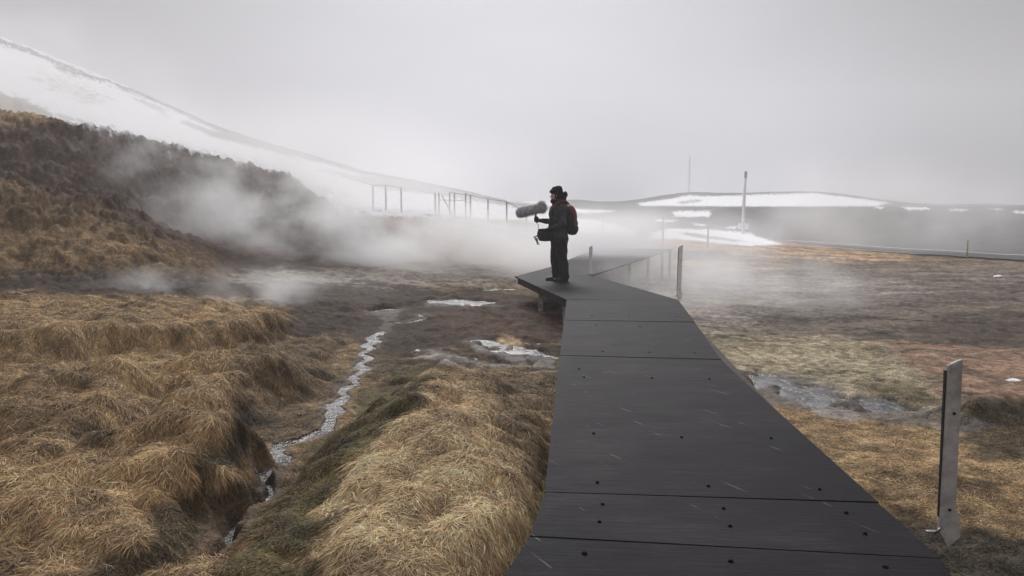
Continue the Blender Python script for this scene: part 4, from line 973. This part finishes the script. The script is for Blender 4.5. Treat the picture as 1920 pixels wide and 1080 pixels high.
bm = bmesh.new(); ellip(bm, (-.27, -.02, .885), (.155, .17, .125)); ellip(bm, (-.31, -.02, .93), (.11, .16, .08)); add_box(bm, (-.25, -.02, .87), (.27, .31, .19), None, .03); fuse('pouch', bm, .011, MP['bag'], sb, 4, .010, 10)
bm = bmesh.new(); ellip(bm, (-.27, -.02, .975), (.15, .165, .035)); fuse('flap', bm, .010, MP['fur'], sb, 2, .008, 12)
strap('strap', [(-.22, -.15, .99), (-.185, -.16, 1.15), (-.15, -.13, 1.33), (-.07, -.08, 1.515), (.04, -.02, 1.565), (.125, .06, 1.48), (.17, .14, 1.30)], .042, .012, MP['bag'], sb)
for k in range(5):
    bm = bmesh.new(); y = -.12 + .05 * k
    add_tube(bm, [(-.39, y, .86), (-.455 - .01 * k, y - .02, .88 - .01 * k), (-.49 + .02 * k, y - .03, .82), (-.45 + .012 * k, y, .77 - .008 * k), (-.43 + .015 * k, y + .02, .70 + .02 * (k % 2))], .006, 6)
    link('cable', bm_mesh('cable', bm, True), MP['cable'], sb)
mic = held('microphone', 'long grey furry windshield microphone on a pistol grip held out over the steam', 'microphone')
ma, mb = Vector((-.74, .055, 1.315)), Vector((-.355, .055, 1.405)); md_ = (mb - ma).normalized()
bm = bmesh.new(); capsule(bm, ma, mb, .078, .072, 20); ws = fuse('windshield', bm, .010, MP['greyfur'], mic, 2, .008, 30)
def fur(name, me, n, ln, mat, parent, bias, seed):
    g = np.random.default_rng(seed); nvv = len(me.vertices); co = np.empty(nvv * 3); me.vertices.foreach_get('co', co); co = co.reshape(-1, 3)
    no = np.array([v.normal[:] for v in me.vertices]); k = g.integers(0, nvv, n); p = co[k] + g.normal(0, .004, (n, 3)); d = no[k] * .7 + g.normal(0, .35, (n, 3)) + np.array(bias); d /= np.linalg.norm(d, axis=1)[:, None]
    L = ln * g.uniform(.5, 1.2, n)[:, None]; s = np.cross(d, g.normal(size=(n, 3))); s /= np.linalg.norm(s, axis=1)[:, None]
    V = np.stack([p - s * .0018, p + s * .0018, p + d * L + np.array([0, 0, -.25]) * L + s * .0005, p + d * L + np.array([0, 0, -.25]) * L - s * .0005], 1).reshape(-1, 3)
    return link(name, mesh_np(name, V, np.arange(n * 4).reshape(-1, 4)), mat, parent)
fur('fur', ws.data, 9000, .038, MP['greyfur'], ws, (.25, 0, 0), 3)
bm = bmesh.new(); ellip(bm, mb + md_ * .025 + Vector((0, 0, .01)), (.055, .088, .095), Matrix.Rotation(R(-14), 3, 'Y')); co_ = fuse('collar', bm, .010, MP['greyfur'], mic, 2, .012, 26); fur('fur', co_.data, 3500, .05, MP['greyfur'], co_, (.1, 0, .1), 4)
bm = bmesh.new(); add_tube(bm, [(-.452, .052, 1.315), (-.447, .056, 1.25), (-.436, .058, 1.18), (-.430, .058, 1.115)], [.018, .019, .019, .016], 10); link('pistol_grip', bm_mesh('pistol_grip', bm, True), MP['bag'], mic)
bm = bmesh.new(); add_tube(bm, [(-.430, .058, 1.12), (-.40, .05, 1.08), (-.395, .03, 1.04), (-.41, .0, 1.00), (-.385, -.02, .95)], .0055, 6); link('cable', bm_mesh('cable', bm, True), MP['cable'], mic)

# ------------------------------------------------------------------ steam and haze
def steam(name, c, r, dens, nscale, lo, hi, label, detail=3, aniso=.3, power=1.0, rz=0.0, tilt=0.0, base=0.0):
    bm = bmesh.new(); bmesh.ops.create_icosphere(bm, subdivisions=3, radius=1.0); me = bm_mesh(name, bm, True)
    m = bpy.data.materials.new('steam_volume'); m.use_nodes = True; t = m.node_tree; t.nodes.clear(); B = NB(t)
    o_ = B.n('ShaderNodeOutputMaterial'); v = B.n('ShaderNodeVolumePrincipled'); t.links.new(v.outputs[0], o_.inputs['Volume'])
    v.inputs['Color'].default_value = (.995, .995, 1, 1); v.inputs['Anisotropy'].default_value = aniso
    ob = B.obj(); ps = B.pos(); ln = B.n('ShaderNodeVectorMath', operation='LENGTH'); B.put(ln.inputs[0], ob)
    fall = B.rng(ln.outputs['Value'], 1.0, 0.15, 0, 1); fall = B.math('POWER', fall, power)
    w = B.noise(ps, nscale * .6, 2, .5, out=1); wv = B.n('ShaderNodeVectorMath', operation='MULTIPLY_ADD'); B.put(wv.inputs[0], w); wv.inputs[1].default_value = (1.1 / nscale * .4,) * 3; B.put(wv.inputs[2], ps)
    n = B.noise(B.map(wv.outputs[0], (1, 1, 1.25)), nscale, detail, .58)
    d = B.math('ADD', B.rng(n, lo, hi), base)
    B.put(v.inputs['Density'], B.math('MULTIPLY', B.math('MULTIPLY', d, fall), dens))
    o = link(name, me, m); o.location = c; o.scale = r; o.rotation_euler = (0, tilt, rz); tag(o, label, 'steam', None, 'stuff'); m.cycles.volume_step_rate = 1.0
    return o
steam('steam', (-4.6, 24.0, .4), (8.6, 4.2, 3.0), 1.0, .42, .42, .70, 'thick white steam rolling off the hot ground below the dark ridge', 5, base=.03)
steam('steam', (-8.0, 25.0, 2.0), (6.4, 2.8, 3.2), .6, .55, .45, .70, 'thin steam trailing up the face of the dark ridge', 5, tilt=R(24), base=.015)
steam('steam', (-25, 38.5, 6), (13, 4.5, 6.5), .22, .2, .3, .7, 'pale steam hanging between the dark ridge and the knoll behind it', 3, base=.25)
steam('steam', (-17, 52, 3.5), (24, 12, 6), .10, .09, .30, .65, 'wide bank of steam behind the dark ridge hiding the hillside', base=.3)
steam('steam', (-5.0, 14.2, .0), (3.0, 1.2, .6), 1.1, .9, .45, .68, 'wisps of steam creeping over black earth beside the brown slope', 4)
steam('steam', (4.6, 17.5, -.2), (4.8, 3.6, 1.15), .45, .5, .38, .68, 'low patch of steam drifting over the plain right of the boardwalk', 4)
steam('steam', (3.0, 25.0, .1), (6.0, 5.5, 1.7), .85, .30, .28, .66, 'thin steam round the far bend of the boardwalk')
steam('steam', (22, 50, .8), (17, 9, 4.8), .12, .16, .32, .66, 'pale steam drifting in front of the dark slope at right')
bm = bmesh.new(); add_box(bm, (0, 0, 28), (880, 880, 68))
hz = bpy.data.materials.new('haze_air'); hz.use_nodes = True; t = hz.node_tree; t.nodes.clear()
o_ = t.nodes.new('ShaderNodeOutputMaterial'); v = t.nodes.new('ShaderNodeVolumePrincipled'); t.links.new(v.outputs[0], o_.inputs['Volume'])
v.inputs['Color'].default_value = (.975, .975, .995, 1); v.inputs['Density'].default_value = .0024; v.inputs['Anisotropy'].default_value = .1
tag(link('haze', bm_mesh('haze', bm), hz), 'pale mist filling the valley air', None, None, 'stuff')
